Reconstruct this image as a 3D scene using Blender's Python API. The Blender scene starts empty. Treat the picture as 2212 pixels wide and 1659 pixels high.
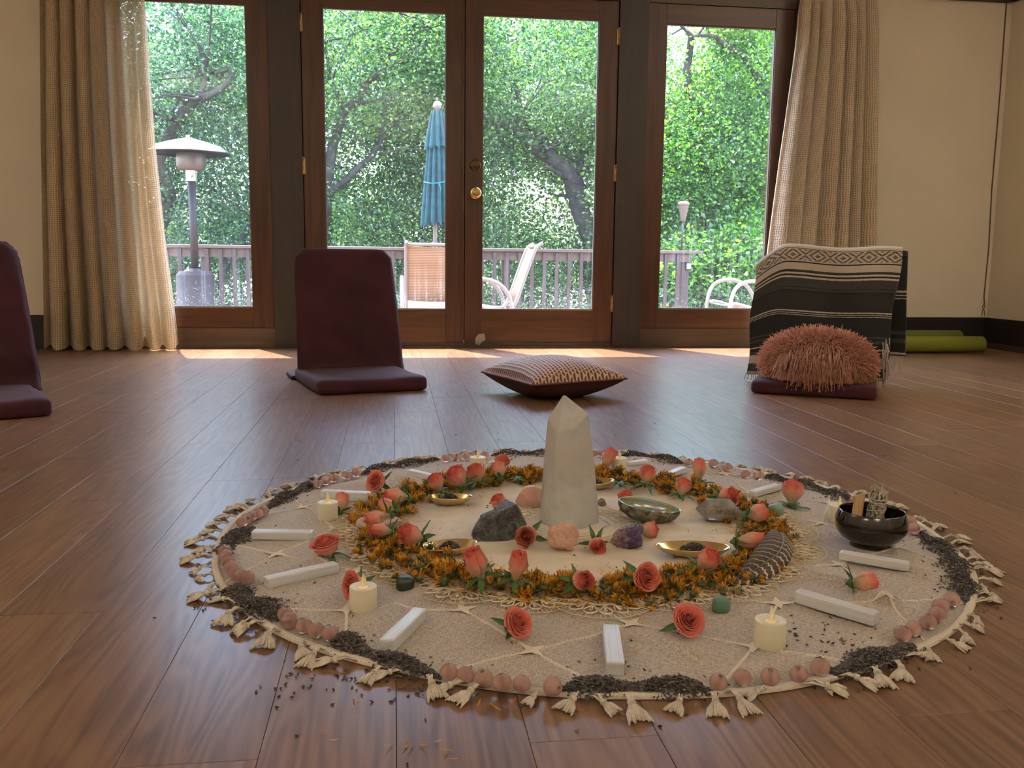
import bpy, bmesh, math, random
import numpy as np
from mathutils import Vector, Matrix, Quaternion, noise as mnoise

PI = math.pi
random.seed(7)
rng = np.random.default_rng(7)
SC = bpy.context.scene
COL = SC.collection

# ------------------------------------------------------------------ camera
EYE = 0.53
FPX = 1946.2
FWD = Vector((0.12938599, 0.98211228, -0.13680184))
RGT = Vector((0.9915694, -0.12912328, 0.01083052))
UPV = Vector((0.00702752, 0.13704983, 0.99053923))
cam_d = bpy.data.cameras.new('camera')
cam_d.sensor_width = 36.0
cam_d.lens = FPX / 2212 * 36.0
cam_d.clip_start = 0.02
cam_d.clip_end = 400
cam = bpy.data.objects.new('camera', cam_d)
COL.objects.link(cam)
m = Matrix((RGT, UPV, -FWD)).transposed().to_4x4()
m.translation = Vector((0, 0, EYE))
cam.matrix_world = m
SC.camera = cam

# ------------------------------------------------------------------ world, sun, lamps, exposure
SC.view_settings.view_transform = 'Standard'
SC.view_settings.look = 'None'
SC.view_settings.exposure = 0.85
SC.view_settings.gamma = 1.0
SC.view_settings.use_curve_mapping = False
try:
    SC.cycles.max_bounces = 8
    SC.cycles.diffuse_bounces = 4
    SC.cycles.glossy_bounces = 3
    SC.cycles.transmission_bounces = 5
    SC.cycles.transparent_max_bounces = 16
    SC.cycles.caustics_reflective = False
    SC.cycles.caustics_refractive = False
    SC.cycles.sample_clamp_indirect = 6
except Exception:
    pass
w = bpy.data.worlds.new('sky'); SC.world = w; w.use_nodes = True
nt = w.node_tree
sky = nt.nodes.new('ShaderNodeTexSky'); sky.sky_type = 'NISHITA'
sky.sun_disc = False
SUN_DIR = Vector((-0.165, 0.315, 1.0)).normalized()
sky.sun_elevation = math.asin(SUN_DIR.z)
sky.sun_rotation = math.atan2(SUN_DIR.x, SUN_DIR.y)
sky.air_density = 1.0; sky.dust_density = 1.6; sky.ozone_density = 1.0
bg = nt.nodes['Background']; bg.inputs['Strength'].default_value = 1.7
nt.links.new(sky.outputs[0], bg.inputs['Color'])
sd = bpy.data.lights.new('sun', 'SUN'); sd.energy = 15.0; sd.angle = math.radians(0.6); sd.color = (1.0, 0.95, 0.86)
so = bpy.data.objects.new('sun', sd); COL.objects.link(so)
so.rotation_mode = 'QUATERNION'; so.rotation_quaternion = (-SUN_DIR).to_track_quat('-Z', 'Y')
# unseen warm uplights added as room fill, washing the ceiling (behind the camera and along the side walls)
FILL_LAMPS = [(-2.6, -1.6, 32), (2.9, -1.6, 32), (-2.9, 2.0, 26), (3.2, 2.4, 30), (.3, -2.3, 32)]
for i, (x, y, e) in enumerate(FILL_LAMPS):
    ld = bpy.data.lights.new('fill_uplight', 'AREA'); ld.energy = e; ld.shape = 'DISK'; ld.size = 0.5
    ld.color = (1.0, 0.91, 0.79)
    lo = bpy.data.objects.new('fill_uplight', ld); COL.objects.link(lo); lo.location = (x, y, 2.25); lo.rotation_euler = (PI, 0, 0)

# ------------------------------------------------------------------ pixel helpers (a point of the photograph to a point of the place)
def ray(x, y):
    return FWD * FPX + RGT * (x - 1106) - UPV * (y - 829.5)
def F(x, y, z=0.0):
    d = ray(x, y); t = (z - EYE) / d.z
    return Vector((d.x * t, d.y * t, z))
def WP(x, y, D):
    d = ray(x, y); t = D / d.y
    return Vector((d.x * t, D, EYE + d.z * t))
def pxm(x, y, z=0.0):          # metres per pixel at that spot
    P = F(x, y, z)
    return (P - Vector((0, 0, EYE))).dot(FWD) / FPX

# ------------------------------------------------------------------ object helpers
def tag(o, label=None, cat=None, group=None, kind=None):
    if label: o['label'] = label
    if cat: o['category'] = cat
    if group: o['group'] = group
    if kind: o['kind'] = kind
    return o
def empty(name, loc=(0, 0, 0), rz=0.0, parent=None):
    o = bpy.data.objects.new(name, None); COL.objects.link(o)
    o.location = loc; o.rotation_euler = (0, 0, rz); o.empty_display_size = 0.05
    if parent: o.parent = parent
    return o
def link(name, me, mat=None, parent=None):
    if mat is not None and len(me.materials) == 0:
        for mm in (mat if isinstance(mat, (list, tuple)) else [mat]): me.materials.append(mm)
    o = bpy.data.objects.new(name, me); COL.objects.link(o)
    if parent: o.parent = parent
    return o
class MB:
    def __init__(s): s.v = []; s.f = []; s.sm = []; s.uv = None; s.mi = []
    def add(s, vs, fs, smooth=False, mi=0):
        b = len(s.v); s.v += [tuple(v) for v in vs]
        s.f += [tuple(i + b for i in f) for f in fs]; s.sm += [smooth] * len(fs); s.mi += [mi] * len(fs)
    def box(s, lo, hi, mi=0):
        (a, b, c), (d, e, f) = lo, hi
        s.add([(a,b,c),(d,b,c),(d,e,c),(a,e,c),(a,b,f),(d,b,f),(d,e,f),(a,e,f)],
              [(0,3,2,1),(4,5,6,7),(0,1,5,4),(1,2,6,5),(2,3,7,6),(3,0,4,7)], False, mi)
    def tube(s, pts, rad, n=6, smooth=True, caps=True, mi=0, flat=1.0):
        pts = [Vector(p) for p in pts]
        rs = rad if isinstance(rad, (list, tuple)) else [rad] * len(pts)
        vs = []; up = None
        for i, p in enumerate(pts):
            t = (pts[min(i + 1, len(pts) - 1)] - pts[max(i - 1, 0)])
            if t.length < 1e-9: t = Vector((0, 0, 1))
            t.normalize()
            if up is None:
                up = Vector((0, 0, 1)) if abs(t.z) < .9 else Vector((1, 0, 0))
            a = t.cross(up)
            if a.length < 1e-6: a = t.orthogonal()
            a.normalize(); b = a.cross(t).normalized(); up = b
            for k in range(n):
                q = 2 * PI * k / n
                vs.append(p + a * math.cos(q) * rs[i] + b * math.sin(q) * rs[i] * flat)
        fs = []
        for i in range(len(pts) - 1):
            for k in range(n):
                fs.append((i*n+k, i*n+(k+1)%n, (i+1)*n+(k+1)%n, (i+1)*n+k))
        s.add(vs, fs, smooth, mi)
        if caps:
            b = len(s.v) - len(vs)
            s.f.append(tuple(b + k for k in reversed(range(n)))); s.f.append(tuple(b + (len(pts)-1)*n + k for k in range(n)))
            s.sm += [False, False]; s.mi += [mi, mi]
    def lathe(s, prof, n=24, c=(0, 0, 0), smooth=True, mi=0, sx=1, sy=1):
        vs = []
        for r, z in prof:
            for k in range(n):
                a = 2 * PI * k / n
                vs.append((c[0] + r * sx * math.cos(a), c[1] + r * sy * math.sin(a), c[2] + z))
        fs = []
        for i in range(len(prof) - 1):
            for k in range(n):
                fs.append((i*n+k, i*n+(k+1)%n, (i+1)*n+(k+1)%n, (i+1)*n+k))
        if prof[0][0] > 1e-6: fs.append(tuple(reversed(range(n))))
        if prof[-1][0] > 1e-6: fs.append(tuple((len(prof)-1)*n + k for k in range(n)))
        s.add(vs, fs, smooth, mi)
    def mesh(s, name='mesh', uv=None):
        me = bpy.data.meshes.new(name); me.from_pydata(s.v, [], s.f)
        if len(s.sm) == len(me.polygons):
            me.polygons.foreach_set('use_smooth', s.sm)
            me.polygons.foreach_set('material_index', s.mi)
        me.update(); return me
    def obj(s, name, mat, parent=None):
        return link(name, s.mesh(name), mat, parent)
def quadmesh(name, V, Fq, smooth=True, uv=None, col=None, tris=False):
    """fast mesh from numpy arrays: V (n,3), Fq (m,4 or 3)"""
    me = bpy.data.meshes.new(name); k = Fq.shape[1]
    me.vertices.add(len(V)); me.vertices.foreach_set('co', np.ascontiguousarray(V, dtype=np.float32).ravel())
    me.loops.add(Fq.size); me.loops.foreach_set('vertex_index', np.ascontiguousarray(Fq, dtype=np.int32).ravel())
    me.polygons.add(len(Fq)); me.polygons.foreach_set('loop_start', np.arange(0, Fq.size, k, dtype=np.int32))
    me.polygons.foreach_set('use_smooth', np.full(len(Fq), smooth))
    if uv is not None:
        l = me.uv_layers.new(name='UVMap'); l.data.foreach_set('uv', np.ascontiguousarray(uv[Fq.ravel()], dtype=np.float32).ravel())
    if col is not None:
        c = me.color_attributes.new('Col', 'FLOAT_COLOR', 'POINT'); c.data.foreach_set('color', np.ascontiguousarray(col, dtype=np.float32).ravel())
    me.update(calc_edges=True); me.validate(); return me
def gridfaces(nu, nv, wrap_u=False):
    fs = []
    for j in range(nv - 1):
        for i in range(nu if wrap_u else nu - 1):
            fs.append((j*nu+i, j*nu+(i+1) % nu, (j+1)*nu+(i+1) % nu, (j+1)*nu+i))
    return np.array(fs)
def rbox(sx, sy, sz, bev, seg=3, cuts=0, fn=None, top=1.0):
    bm = bmesh.new(); bmesh.ops.create_cube(bm, size=1)
    for v in bm.verts:
        k = top if v.co.z > 0 else 1.0
        v.co = Vector((v.co.x * sx * k, v.co.y * sy * k, v.co.z * sz))
    if cuts:      # rounded box: grid crowded towards the edges, then pulled onto the rounding radius
        bmesh.ops.subdivide_edges(bm, edges=bm.edges[:], cuts=cuts, use_grid_fill=True)
        hs = (sx/2, sy/2, sz/2); bv = min(bev, sz*.49, sy*.49)
        for v in bm.verts:
            p = Vector([h * math.sin(max(-1, min(1, c / h)) * PI/2) for c, h in zip(v.co, hs)])
            q = Vector([max(-(h-bv), min(h-bv, c)) for c, h in zip(p, hs)]); d = p - q
            v.co = q + d.normalized() * bv if d.length > 1e-7 and bv else p
    elif bev:
        es = [e for e in bm.edges if len(e.link_faces) == 2 and e.calc_face_angle(0) > 0.6]
        bmesh.ops.bevel(bm, geom=es, offset=bev, segments=seg, profile=.6, affect='EDGES')
    if fn:
        for v in bm.verts: v.co = fn(v.co)
    me = bpy.data.meshes.new('m'); bm.to_mesh(me); bm.free()
    for p in me.polygons: p.use_smooth = True
    return me
def nz(p, s=1.0, o=0.0):
    return mnoise.noise(Vector(p) * s + Vector((o, o * 1.7, -o)))
def blob(rx, ry, rz, seed, lump=.15, freq=1.6, sub=4, flat=True, facet=0, rough=0.0, sq=1.0, flatk=.82, pl=(.62, .9)):
    bm = bmesh.new(); bmesh.ops.create_icosphere(bm, subdivisions=sub, radius=1)
    rr = random.Random(seed)
    planes = [(Vector((rr.uniform(-1,1), rr.uniform(-1,1), rr.uniform(-.6,1))).normalized(), rr.uniform(*pl)) for _ in range(facet)]
    for v in bm.verts:
        n = v.co.normalized(); r = 1 + lump * nz(n, freq, seed) * 1.6
        p = n * r
        if sq != 1.0:
            p = Vector([math.copysign(abs(c) ** sq, c) for c in n]) * r
        for pn, pd in planes:
            d = p.dot(pn)
            if d > pd: p -= pn * (d - pd)
        if rough: p += n * rough * nz(n, freq * 5, seed + 9)
        v.co = Vector((p.x * rx, p.y * ry, p.z * rz))
    if flat:
        zm = min(v.co.z for v in bm.verts) * flatk
        for v in bm.verts: v.co.z = max(v.co.z, zm)
        for v in bm.verts: v.co.z -= zm
    me = bpy.data.meshes.new('m'); bm.to_mesh(me); bm.free()
    for p in me.polygons: p.use_smooth = facet == 0
    return me

# ------------------------------------------------------------------ material helpers
def newmat(name):
    mt = bpy.data.materials.new(name); mt.use_nodes = True
    return mt, mt.node_tree, mt.node_tree.nodes['Principled BSDF']
def setp(b, **k):
    for a, v in k.items():
        b.inputs[a.replace('_', ' ')].default_value = v
def N(t, typ, **k):
    n = t.nodes.new(typ)
    for a, v in k.items():
        if a in n.inputs.keys(): n.inputs[a].default_value = v
        else: setattr(n, a, v)
    return n
def ramp(t, stops, interp='LINEAR'):
    r = t.nodes.new('ShaderNodeValToRGB'); r.color_ramp.interpolation = interp
    e = r.color_ramp.elements
    while len(e) < len(stops): e.new(0.5)
    for el, (p, c) in zip(e, sorted(stops, key=lambda s: s[0])):
        el.position = p; el.color = (*c, 1) if len(c) == 3 else c
    return r
def c3(c): return (c[0], c[1], c[2], 1)
def mat(name, col, rough=.6, var=.0, vscale=20., col2=None, bump=0., bscale=80., bdist=.002, stretch=None, metal=0., trans=0., coord='Object', sheen=0., **kw):
    mt, t, b = newmat(name)
    setp(b, Base_Color=c3(col), Roughness=rough, Metallic=metal)
    b.inputs['Transmission Weight'].default_value = trans
    if sheen: b.inputs['Sheen Weight'].default_value = sheen
    for k, v in kw.items(): b.inputs[k.replace('_', ' ')].default_value = v
    tc = t.nodes.new('ShaderNodeTexCoord'); mp = t.nodes.new('ShaderNodeMapping')
    t.links.new(tc.outputs[coord], mp.inputs[0])
    if stretch: mp.inputs['Scale'].default_value = stretch
    if var or col2:
        n = N(t, 'ShaderNodeTexNoise'); n.inputs['Scale'].default_value = vscale; n.inputs['Detail'].default_value = 5
        t.links.new(mp.outputs[0], n.inputs['Vector'])
        ca = col if col2 else [max(0, c * (1 - var)) for c in col]
        cb = col2 if col2 else [min(1, c * (1 + var)) for c in col]
        r = ramp(t, [(.35, ca), (.65, cb)]); t.links.new(n.outputs['Fac'], r.inputs[0]); t.links.new(r.outputs[0], b.inputs['Base Color'])
    if bump:
        n2 = N(t, 'ShaderNodeTexNoise'); n2.inputs['Scale'].default_value = bscale; n2.inputs['Detail'].default_value = 4
        t.links.new(mp.outputs[0], n2.inputs['Vector'])
        bp = N(t, 'ShaderNodeBump'); bp.inputs['Strength'].default_value = bump; bp.inputs['Distance'].default_value = bdist
        t.links.new(n2.outputs['Fac'], bp.inputs['Height']); t.links.new(bp.outputs[0], b.inputs['Normal'])
    return mt
def woodmat(name, dark, light, along=2, scale=9., rough=.4, wear=None, bump=.15):
    """stained wood, grain running along one axis"""
    mt, t, b = newmat(name)
    tc = t.nodes.new('ShaderNodeTexCoord'); mp = t.nodes.new('ShaderNodeMapping'); oi = t.nodes.new('ShaderNodeObjectInfo')
    sc = [scale, scale, scale]; sc[along] = scale * .06
    mp.inputs['Scale'].default_value = sc
    t.links.new(tc.outputs['Object'], mp.inputs[0])
    ad = N(t, 'ShaderNodeVectorMath', operation='ADD'); ml = N(t, 'ShaderNodeVectorMath', operation='SCALE'); ml.inputs[0].default_value = (31, 17, 53)
    t.links.new(oi.outputs['Random'], ml.inputs['Scale']); t.links.new(mp.outputs[0], ad.inputs[0]); t.links.new(ml.outputs[0], ad.inputs[1])
    n = N(t, 'ShaderNodeTexNoise'); n.inputs['Scale'].default_value = 3; n.inputs['Detail'].default_value = 8; n.inputs['Roughness'].default_value = .65; n.inputs['Distortion'].default_value = .6
    t.links.new(ad.outputs[0], n.inputs['Vector'])
    r = ramp(t, [(.3, dark), (.7, light)]); t.links.new(n.outputs['Fac'], r.inputs[0])
    src = r.outputs[0]
    if wear:
        n3 = N(t, 'ShaderNodeTexNoise'); n3.inputs['Scale'].default_value = 9; n3.inputs['Detail'].default_value = 8; n3.inputs['Roughness'].default_value = .8
        t.links.new(ad.outputs[0], n3.inputs['Vector'])
        r3 = ramp(t, [(.66, (0, 0, 0)), (.74, (1, 1, 1))]); t.links.new(n3.outputs['Fac'], r3.inputs[0])
        mx = N(t, 'ShaderNodeMix', data_type='RGBA'); t.links.new(r3.outputs[0], mx.inputs['Factor'])
        t.links.new(src, mx.inputs['A']); mx.inputs['B'].default_value = c3(wear); src = mx.outputs['Result']
    t.links.new(src, b.inputs['Base Color'])
    setp(b, Roughness=rough)
    bp = N(t, 'ShaderNodeBump'); bp.inputs['Strength'].default_value = bump; bp.inputs['Distance'].default_value = .001
    t.links.new(n.outputs['Fac'], bp.inputs['Height']); t.links.new(bp.outputs[0], b.inputs['Normal'])
    return mt
def math_n(t, op, a, b=None):
    n = t.nodes.new('ShaderNodeMath'); n.operation = op
    for i, v in enumerate((a, b)):
        if v is None: continue
        if isinstance(v, (int, float)): n.inputs[i].default_value = v
        else: t.links.new(v, n.inputs[i])
    return n.outputs[0]
# ================================================================== the room
M = {}
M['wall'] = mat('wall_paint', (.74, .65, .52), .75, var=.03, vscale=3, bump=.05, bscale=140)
M['base'] = mat('baseboard_black', (.012, .010, .010), .45, bump=.05)
M['post'] = woodmat('grey_brown_post', (.030, .021, .017), (.046, .032, .026), 2, rough=.42)
M['stile'] = woodmat('door_wood_vertical', (.040, .015, .008), (.105, .038, .016), 2, rough=.34, wear=(.17, .07, .03))
M['rail'] = woodmat('door_wood_horizontal', (.048, .020, .010), (.125, .052, .022), 0, rough=.34, wear=(.22, .11, .045))
M['sill'] = woodmat('sill_wood', (.055, .034, .020), (.10, .062, .035), 0, rough=.4)
M['brass'] = mat('brass', (.55, .38, .14), .32, metal=1, var=.2, vscale=60)
M['bead'] = mat('glazing_bead', (.12, .11, .10), .5)
DW = 5.40

# laminate floor: every plank its own piece
def floormat():
    mt, t, b = newmat('laminate_planks')
    tc = t.nodes.new('ShaderNodeTexCoord'); oi = t.nodes.new('ShaderNodeObjectInfo')
    sh = N(t, 'ShaderNodeVectorMath', operation='SCALE'); sh.inputs[0].default_value = (3.1, 7.3, 5.7); t.links.new(oi.outputs['Random'], sh.inputs['Scale'])
    ad = N(t, 'ShaderNodeVectorMath', operation='ADD'); t.links.new(tc.outputs['Object'], ad.inputs[0]); t.links.new(sh.outputs[0], ad.inputs[1])
    m1 = t.nodes.new('ShaderNodeMapping'); m1.inputs['Scale'].default_value = (7.5, .75, 1); t.links.new(ad.outputs[0], m1.inputs[0])
    n1 = N(t, 'ShaderNodeTexNoise'); n1.inputs['Scale'].default_value = 1.5; n1.inputs['Detail'].default_value = 2; n1.inputs['Roughness'].default_value = .45; t.links.new(m1.outputs[0], n1.inputs['Vector'])
    # contour lines of a stretched noise give cathedral grain
    k = math_n(t, 'MULTIPLY', n1.outputs['Fac'], 84.0); s = math_n(t, 'SINE', k)
    m2 = t.nodes.new('ShaderNodeMapping'); m2.inputs['Scale'].default_value = (120, 4, 1); t.links.new(ad.outputs[0], m2.inputs[0])
    n2 = N(t, 'ShaderNodeTexNoise'); n2.inputs['Scale'].default_value = 1; n2.inputs['Detail'].default_value = 4; n2.inputs['Roughness'].default_value = .5; t.links.new(m2.outputs[0], n2.inputs['Vector'])
    s2 = math_n(t, 'MULTIPLY', s, .11); g = math_n(t, 'MULTIPLY', n2.outputs['Fac'], .75); v = math_n(t, 'ADD', s2, g)
    rnd = math_n(t, 'MULTIPLY', oi.outputs['Random'], .16); v = math_n(t, 'ADD', v, rnd)
    r = ramp(t, [(.18, (.108, .055, .031)), (.45, (.186, .099, .053)), (.78, (.27, .156, .087))]); t.links.new(v, r.inputs[0])
    t.links.new(r.outputs[0], b.inputs['Base Color'])
    rr = N(t, 'ShaderNodeMapRange'); rr.inputs['To Min'].default_value = .285; rr.inputs['To Max'].default_value = .32
    t.links.new(n1.outputs['Fac'], rr.inputs['Value']); t.links.new(rr.outputs[0], b.inputs['Roughness'])
    b.inputs['Specular IOR Level'].default_value = .52
    return mt
M['floor'] = floormat()
fl = MB(); fl.box((-3.6, -3.0, -.06), (3.81, 5.46, -.010))
floor = tag(fl.obj('floor', mat('underlay', (.02, .014, .01), .8)), kind='structure')
PW = .14661; P0 = -.29379; PL = 1.26
JO = {0: .922, 1: .97+.35, 2: .60, 3: .923, 4: 1.31, 5: .50, 6: .934, 7: .2, 8: 1.12, -1: .91, -2: 1.36, -3: .75, -4: 1.18}
def plank_mesh(wd, ln):
    g = .0003; bv = .0004; t0 = -.010
    b = MB()
    lo = [(g, g), (wd - g, g), (wd - g, ln - g), (g, ln - g)]
    li = [(g + bv, g + bv), (wd - g - bv, g + bv), (wd - g - bv, ln - g - bv), (g + bv, ln - g - bv)]
    vs = [(x, y, t0) for x, y in lo] + [(x, y, -bv) for x, y in lo] + [(x, y, 0) for x, y in li]
    fs = [(8, 9, 10, 11)] + [(a, (a+1) % 4, (a+1) % 4 + 4, a + 4) for a in range(4)] + [(a + 4, (a+1) % 4 + 4, (a+1) % 4 + 8, a + 8) for a in range(4)]
    b.add(vs, fs); return b.mesh('plank')
_pm = {}
rest = MB(); pr = random.Random(3); npl = 0
for k in range(-23, 28):
    x0 = P0 + k * PW; x1 = x0 + PW
    x0c, x1c = max(x0, -3.6), min(x1, 3.81)
    if x1c - x0c < .01: continue
    jo = JO.get(k, pr.uniform(0, PL))
    y = jo - 4 * PL
    while y < 5.46:
        a, bb = max(y, -3.0), min(y + PL, 5.46)
        y += PL
        if bb - a < .02: continue
        vis = False
        for (qx, qy) in ((x0c, a), (x1c, a), (x0c, bb), (x1c, bb), ((x0c+x1c)/2, (a+bb)/2)):
            d = Vector((qx, qy, -EYE)); dep = d.dot(FWD)
            if dep > .3 and abs(d.dot(RGT) / dep * FPX) < 1250 and abs(d.dot(UPV) / dep * FPX) < 1100: vis = True
        if vis and npl < 290:
            key = (round(x1c - x0c, 4), round(bb - a, 4))
            if key not in _pm: _pm[key] = plank_mesh(*key)
            o = link('plank', _pm[key], M['floor'], floor); o.location = (x0c, a, 0); npl += 1
        else:
            g = .0005
            rest.add([(x0c+g,a+g,-.01),(x1c-g,a+g,-.01),(x1c-g,bb-g,-.01),(x0c+g,bb-g,-.01),(x0c+g,a+g,0),(x1c-g,a+g,0),(x1c-g,bb-g,0),(x0c+g,bb-g,0)],
                     [(4,5,6,7),(0,1,5,4),(1,2,6,5),(2,3,7,6),(3,0,4,7)])
tag(rest.obj('plank_field', M['floor'], floor), kind='stuff')

def struct(name, mb, mt): return tag(mb.obj(name, mt), kind='structure')
b = MB(); b.box((-3.6, DW, 0), (-1.66, DW+.14, 2.75)); b.box((2.46, DW, 0), (3.81, DW+.14, 2.75)); b.box((-1.66, DW, 2.22), (2.46, DW+.14, 2.75)); struct('wall_back', b, M['wall'])
b = MB(); b.box((-3.74, -3.14, 0), (-3.6, DW+.14, 2.75)); struct('wall_left', b, M['wall'])
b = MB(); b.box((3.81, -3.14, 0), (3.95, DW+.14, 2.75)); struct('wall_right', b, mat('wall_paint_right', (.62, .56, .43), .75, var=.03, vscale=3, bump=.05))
b = MB(); b.box((-3.6, -3.14, 0), (3.81, -3.0, 2.75)); struct('wall_front', b, M['wall'])
b = MB(); b.box((-3.74, -3.14, 2.75), (3.95, DW+.14, 2.9)); struct('ceiling', b, mat('ceiling_paint', (.72, .69, .62), .8))
for nm, lo, hi in (('baseboard_back', (-3.6, DW-.018, 0), (-1.66, DW, .192)), ('baseboard_back', (2.46, DW-.018, 0), (3.79, DW, .192)), ('baseboard_right', (3.79, -3.0, 0), (3.81, DW, .192)), ('baseboard_left', (-3.6, -3.0, 0), (-3.582, DW, .192))):
    b = MB(); b.box(lo, hi); b.box((lo[0], lo[1] - (.002 if 'back' in nm else 0), .17), (hi[0], hi[1], .176)); struct(nm, b, M['base'])
b = MB(); b.box((3.775, -3.0, 0), (3.79, DW-.018, .035)); struct('trim_1', b, mat('shoe_moulding', (.05, .03, .022), .6))
# dark cornice board that the curtains hang from
b = MB(); b.box((-3.6, DW-.03, 2.135), (3.78, DW, 2.24)); struct('trim_2', b, mat('dark_cornice', (.045, .030, .024), .5))
b = MB(); b.box((3.78, -3.0, 2.135), (3.81, DW-.03, 2.24)); struct('trim_3', b, M['base'])
# wall panel joint with a hanging cord in the corner
b = MB(); pts = [(3.765, DW-.006, 2.13), (3.772, DW-.006, 1.6), (3.770, DW-.006, 1.0), (3.782, DW-.006, .62), (3.776, DW-.007, .33), (3.782, DW-.008, .28)]
b.tube(pts, .0035, 6); b.tube([(3.782, DW-.008, .28), (3.770, DW-.008, .262), (3.776, DW-.008, .245), (3.788, DW-.008, .262), (3.780, DW-.008, .28)], .003, 5)
b.tube([(3.776, DW-.008, .25), (3.768, DW-.008, .2)], .002, 5); b.tube([(3.782, DW-.008, .25), (3.792, DW-.008, .2)], .002, 5)
tag(b.obj('pull_cord', mat('cord_brown', (.12, .075, .04), .8)), 'thin brown cord hanging down the corner of the right wall, knotted near the baseboard', 'cord')
# posts, head and sills between the doors and sidelights
for i, (x0, x1) in enumerate(((-1.66, -1.60), (-.69, -.512), (1.326, 1.50), (2.405, 2.46))):
    b = MB(); b.box((x0, DW-.012, 0), (x1, DW+.10, 2.14)); struct('trim_%d' % (4 + i), b, M['post'])
b = MB(); b.box((-1.60, DW-.004, 2.036), (-.69, DW+.1, 2.14)); b.box((-.512, DW-.004, 2.036), (1.326, DW+.1, 2.14)); b.box((1.5, DW-.004, 2.036), (2.405, DW+.1, 2.14)); struct('trim_8', b, M['sill'])
b = MB(); b.box((-1.60, DW-.006, 0), (-.69, DW+.1, .117)); struct('trim_9', b, M['sill'])
b = MB(); b.box((1.50, DW-.006, 0), (2.405, DW+.1, .117)); struct('trim_10', b, M['sill'])
b = MB(); b.box((-.512, DW-.035, 0), (1.326, DW+.12, .012)); b.box((-.512, DW+.005, .012), (1.326, DW+.1, .030)); struct('trim_11', b, M['sill'])

# glass with the dirt and water streaks on it
def glassmat():
    mt, t, b = newmat('dirty_pane'); t.nodes.remove(b)
    out = t.nodes['Material Output']
    tr = N(t, 'ShaderNodeBsdfTransparent'); gl = N(t, 'ShaderNodeBsdfGlossy'); gl.inputs['Roughness'].default_value = .01
    fr = N(t, 'ShaderNodeFresnel'); fr.inputs['IOR'].default_value = 1.45
    mx = t.nodes.new('ShaderNodeMixShader'); t.links.new(fr.outputs[0], mx.inputs[0]); t.links.new(tr.outputs[0], mx.inputs[1]); t.links.new(gl.outputs[0], mx.inputs[2])
    tl = N(t, 'ShaderNodeBsdfTranslucent'); tl.inputs['Color'].default_value = (.85, .92, 1, 1)
    df = N(t, 'ShaderNodeBsdfDiffuse'); df.inputs['Color'].default_value = (.8, .85, .9, 1)
    ms = t.nodes.new('ShaderNodeMixShader'); ms.inputs[0].default_value = .3; t.links.new(tl.outputs[0], ms.inputs[1]); t.links.new(df.outputs[0], ms.inputs[2])
    tc = t.nodes.new('ShaderNodeTexCoord'); sp = t.nodes.new('ShaderNodeSeparateXYZ'); t.links.new(tc.outputs['Object'], sp.inputs[0])
    m1 = t.nodes.new('ShaderNodeMapping'); m1.inputs['Scale'].default_value = (75, 1, 1.6); t.links.new(tc.outputs['Object'], m1.inputs[0])
    n1 = N(t, 'ShaderNodeTexNoise'); n1.inputs['Scale'].default_value = 1; n1.inputs['Detail'].default_value = 4; t.links.new(m1.outputs[0], n1.inputs['Vector'])
    r1 = ramp(t, [(.50, (0, 0, 0)), (.72, (1, 1, 1))]); t.links.new(n1.outputs['Fac'], r1.inputs[0])
    lo = N(t, 'ShaderNodeMapRange'); lo.inputs['From Min'].default_value = .9; lo.inputs['From Max'].default_value = .25; t.links.new(sp.outputs['Z'], lo.inputs['Value'])
    n2 = N(t, 'ShaderNodeTexNoise'); n2.inputs['Scale'].default_value = 2.2; n2.inputs['Detail'].default_value = 3; t.links.new(tc.outputs['Object'], n2.inputs['Vector'])
    r2 = ramp(t, [(.42, (0, 0, 0)), (.62, (1, 1, 1))]); t.links.new(n2.outputs['Fac'], r2.inputs[0])
    st = math_n(t, 'MULTIPLY', r1.outputs[0], lo.outputs[0]); st = math_n(t, 'MULTIPLY', st, r2.outputs[0])
    n3 = N(t, 'ShaderNodeTexNoise'); n3.inputs['Scale'].default_value = 130; n3.inputs['Detail'].default_value = 2; t.links.new(tc.outputs['Object'], n3.inputs['Vector'])
    r3 = ramp(t, [(.62, (0, 0, 0)), (.70, (1, 1, 1))]); t.links.new(n3.outputs['Fac'], r3.inputs[0])
    lo2 = N(t, 'ShaderNodeMapRange'); lo2.inputs['From Min'].default_value = .42; lo2.inputs['From Max'].default_value = .24; t.links.new(sp.outputs['Z'], lo2.inputs['Value'])
    spt = math_n(t, 'MULTIPLY', r3.outputs[0], lo2.outputs[0])
    film = math_n(t, 'MULTIPLY', n2.outputs['Fac'], .020)
    d = math_n(t, 'ADD', math_n(t, 'MULTIPLY', st, .12), math_n(t, 'MULTIPLY', spt, .25)); d = math_n(t, 'ADD', d, film)
    d = math_n(t, 'ADD', d, math_n(t, 'MULTIPLY', lo2.outputs[0], .02))
    fin = t.nodes.new('ShaderNodeMixShader'); t.links.new(d, fin.inputs[0]); t.links.new(mx.outputs[0], fin.inputs[1]); t.links.new(ms.outputs[0], fin.inputs[2])
    t.links.new(fin.outputs[0], out.inputs[0]); return mt
M['pane'] = glassmat()
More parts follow.
